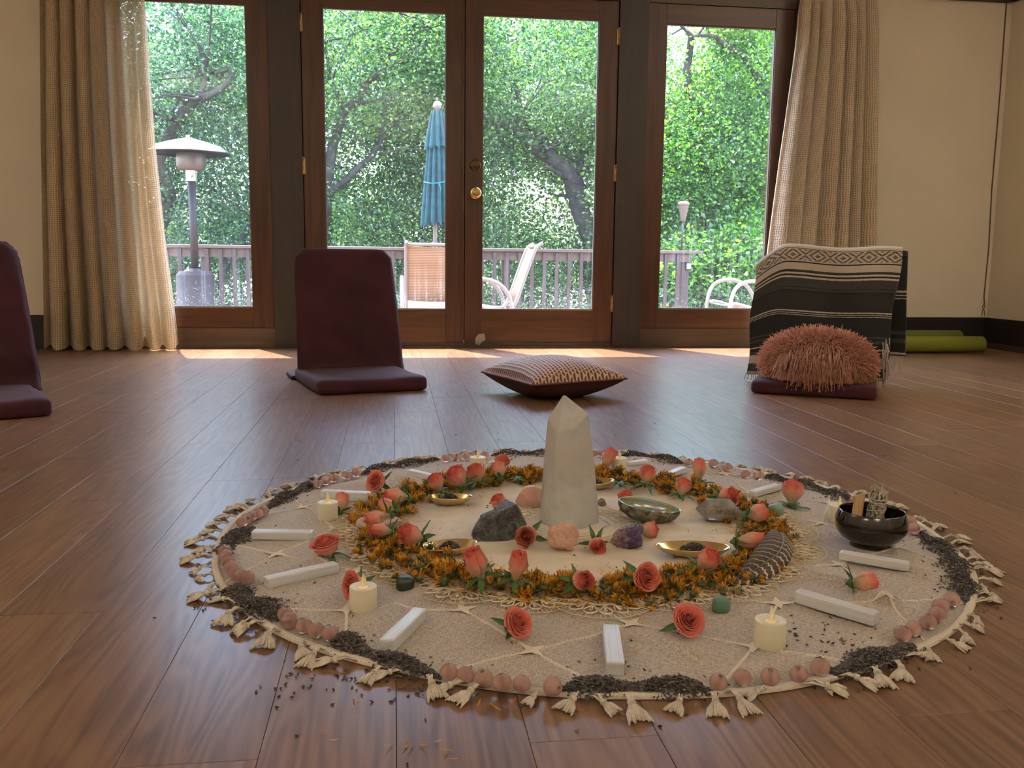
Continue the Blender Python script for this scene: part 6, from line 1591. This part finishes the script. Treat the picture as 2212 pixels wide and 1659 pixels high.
s = math_n(t, 'SINE', math_n(t, 'MULTIPLY', ph, 2*PI)); edge = math_n(t, 'MULTIPLY', sp.outputs['X'], .22)
s = math_n(t, 'ADD', s, edge); r = ramp(t, [(.58, (.050, .030, .020)), (.70, (.62, .55, .46))]); t.links.new(math_n(t, 'ADD', math_n(t, 'MULTIPLY', s, .3), .38), r.inputs[0]); t.links.new(r.outputs[0], bb.inputs['Base Color']); setp(bb, Roughness=.6)
mp = t.nodes.new('ShaderNodeMapping'); mp.inputs['Scale'].default_value = (3, 300, 1); t.links.new(uv.outputs[0], mp.inputs[0]); n3 = N(t, 'ShaderNodeTexNoise'); n3.inputs['Scale'].default_value = 1; t.links.new(mp.outputs[0], n3.inputs['Vector']); bp = N(t, 'ShaderNodeBump'); bp.inputs['Strength'].default_value = .5; bp.inputs['Distance'].default_value = .0005; t.links.new(n3.outputs['Fac'], bp.inputs['Height']); t.links.new(bp.outputs[0], bb.inputs['Normal'])
o = link('vane', me, mt, g); sm = o.modifiers.new('t', 'SOLIDIFY'); sm.thickness = .0005
b = MB(); b.tube([p + Vector((-fc.x, -fc.y, .0010)) for p in Rc], [.0006 + .0015*k/nL for k in range(nL)], 7); b.obj('quill', mat('quill', (.20, .17, .13), .4), g)

# ------------------------------------------------------------------ black bowl with sage bundle and wood stick
B0 = F(1892, 1186, .006); bw = pxm(1890, 1140, .04) * 150
bc = Vector((B0.x, B0.y + .022, top_z(B0.x, B0.y + .022)))
g = tag(empty('black_bowl', bc), 'glossy black glazed bowl holding a sage bundle and a wood stick', 'bowl')
R = bw/2; 
hR = .069
b = MB(); b.lathe([(R*.50, 0), (R*.54, .002), (R*.54, .007), (R*.58, .010), (R*.84, .020), (R*.97, .033), (R*1.0, .045), (R*.985, .055), (R*.93, .063), (R*.905, hR), (R*.89, hR+.0012), (R*.865, hR), (R*.92, .056), (R*.94, .044), (R*.85, .030), (R*.6, .014), (R*.2, .010), (0, .010)], 64)
mt = mat('black_glaze', (.006, .005, .005), .07, col2=(.018, .008, .006), vscale=16); mt.node_tree.nodes['Principled BSDF'].inputs['Coat Weight'].default_value = .5
b.obj('glazed_body', mt, g)
b = MB(); b.tube([(R*.535*math.cos(k*PI/20), R*.535*math.sin(k*PI/20), .002) for k in range(41)], .0018, 5); b.obj('foot_ring', mat('bare_foot', (.06, .02, .012), .6), g)
# wood stick
pA, pB = Vector((bc.x - R*.55, bc.y - R*.05, bc.z + .012)), WP(1858, 1068, bc.y - .002)
d = pB - pA; L = d.length
me = rbox(.017, .015, L, .0012, 1, cuts=4, fn=lambda v: Vector((v.x + .0012*nz((v.x*80, v.y*80, v.z*30), 1), v.y + .001*nz((v.y*70, v.z*25, 2), 1), v.z + (v.x*-.55 if v.z > L*.45 else 0))))
o = link('wood_stick', me, woodmat('pale_wood', (.42, .25, .10), (.66, .46, .24), 2, scale=60, rough=.6)); o.location = (pA + pB)/2; o.rotation_mode = 'QUATERNION'; o.rotation_quaternion = d.to_track_quat('Z', 'Y') @ Quaternion((0, 0, 1), .7); tag(o, 'pale square wood stick standing in the black bowl left of the sage', 'wood stick')
for p in me.polygons: p.use_smooth = False
# sage bundle
sA = Vector((bc.x + R*.02, bc.y + R*.0, bc.z + .011)); sB = WP(1901, 1056, bc.y); d = sB - sA; L = d.length; q = d.to_track_quat('Z', 'Y')
g2 = tag(empty('sage_bundle', sA), 'bundle of dried grey sage tied with white string, standing in the black bowl', 'herb bundle'); g2.rotation_mode = 'QUATERNION'; g2.rotation_quaternion = q
RS = pxm(1900, 1090, .07)*36/2
M['sage'] = islandmat('dried_sage', [(0, (.22, .18, .13)), (.5, (.42, .37, .28)), (1, (.58, .54, .44))], .9)
b = MB(); b.lathe([(RS*.7, 0), (RS*.86, L*.2), (RS*.92, L*.6), (RS*.9, L*.9), (RS*.7, L*.97), (0, L*.97)], 16); b.obj('stem_core', mat('sage_dark', (.12, .10, .07), .9), g2)
b = MB(); r = random.Random(9)
for k in range(420):
    a = r.uniform(0, 2*PI); z = r.uniform(0, L*.93); pinch = 1 - .10*sum(math.exp(-((z-L*f)/(.004))**2) for f in (.30, .47, .66, .84))
    c = Vector((RS*.93*pinch*math.cos(a), RS*.93*pinch*math.sin(a), z)); tn = Vector((-math.sin(a), math.cos(a), 0)); up = (tn*r.uniform(-.7, .7) + Vector((0, 0, 1))).normalized(); nrm = Vector((math.cos(a), math.sin(a), .0))
    ln, wd = r.uniform(.010, .018), r.uniform(.003, .0055); s_ = up.cross(nrm).normalized()
    p0, p1, p2 = c, c + up*ln*.5 + nrm*.0016, c + up*ln + nrm*r.uniform(-.002, .0006)
    b.add([p0, p1 - s_*wd*.5 - nrm*.0006, p2, p1 + s_*wd*.5 - nrm*.0006, p1], [(0, 1, 4), (1, 2, 4), (2, 3, 4), (3, 0, 4)])
for k in range(60):
    a, rr3 = r.uniform(0, 6.28), RS*r.uniform(.1, .92); c = Vector((rr3*math.cos(a), rr3*math.sin(a), L*.93)); petal(b, c, (r.uniform(-.3, .3), r.uniform(-.3, .3), 1), r.uniform(.006, .011), .004, .3, (1, .2, 0))
tag(b.obj('sage_leaves', M['sage'], g2), kind='stuff')
b = MB(); pts = []
for (z0, z1, tn) in ((.24, .42, 1.5), (.42, .72, 1.5), (.72, .84, 2.0), (.84, .55, 1.0)):
    for k in range(int(24*tn)): a = len(pts)*2*PI/24; z = L*(z0 + (z1-z0)*k/(24*tn)); pts.append((RS*1.02*math.cos(a), RS*1.02*math.sin(a), z))
b.tube(pts, .0009, 5); b.obj('string', mat('white_string', (.62, .57, .48), .8), g2)
bpy.context.view_layer.update()
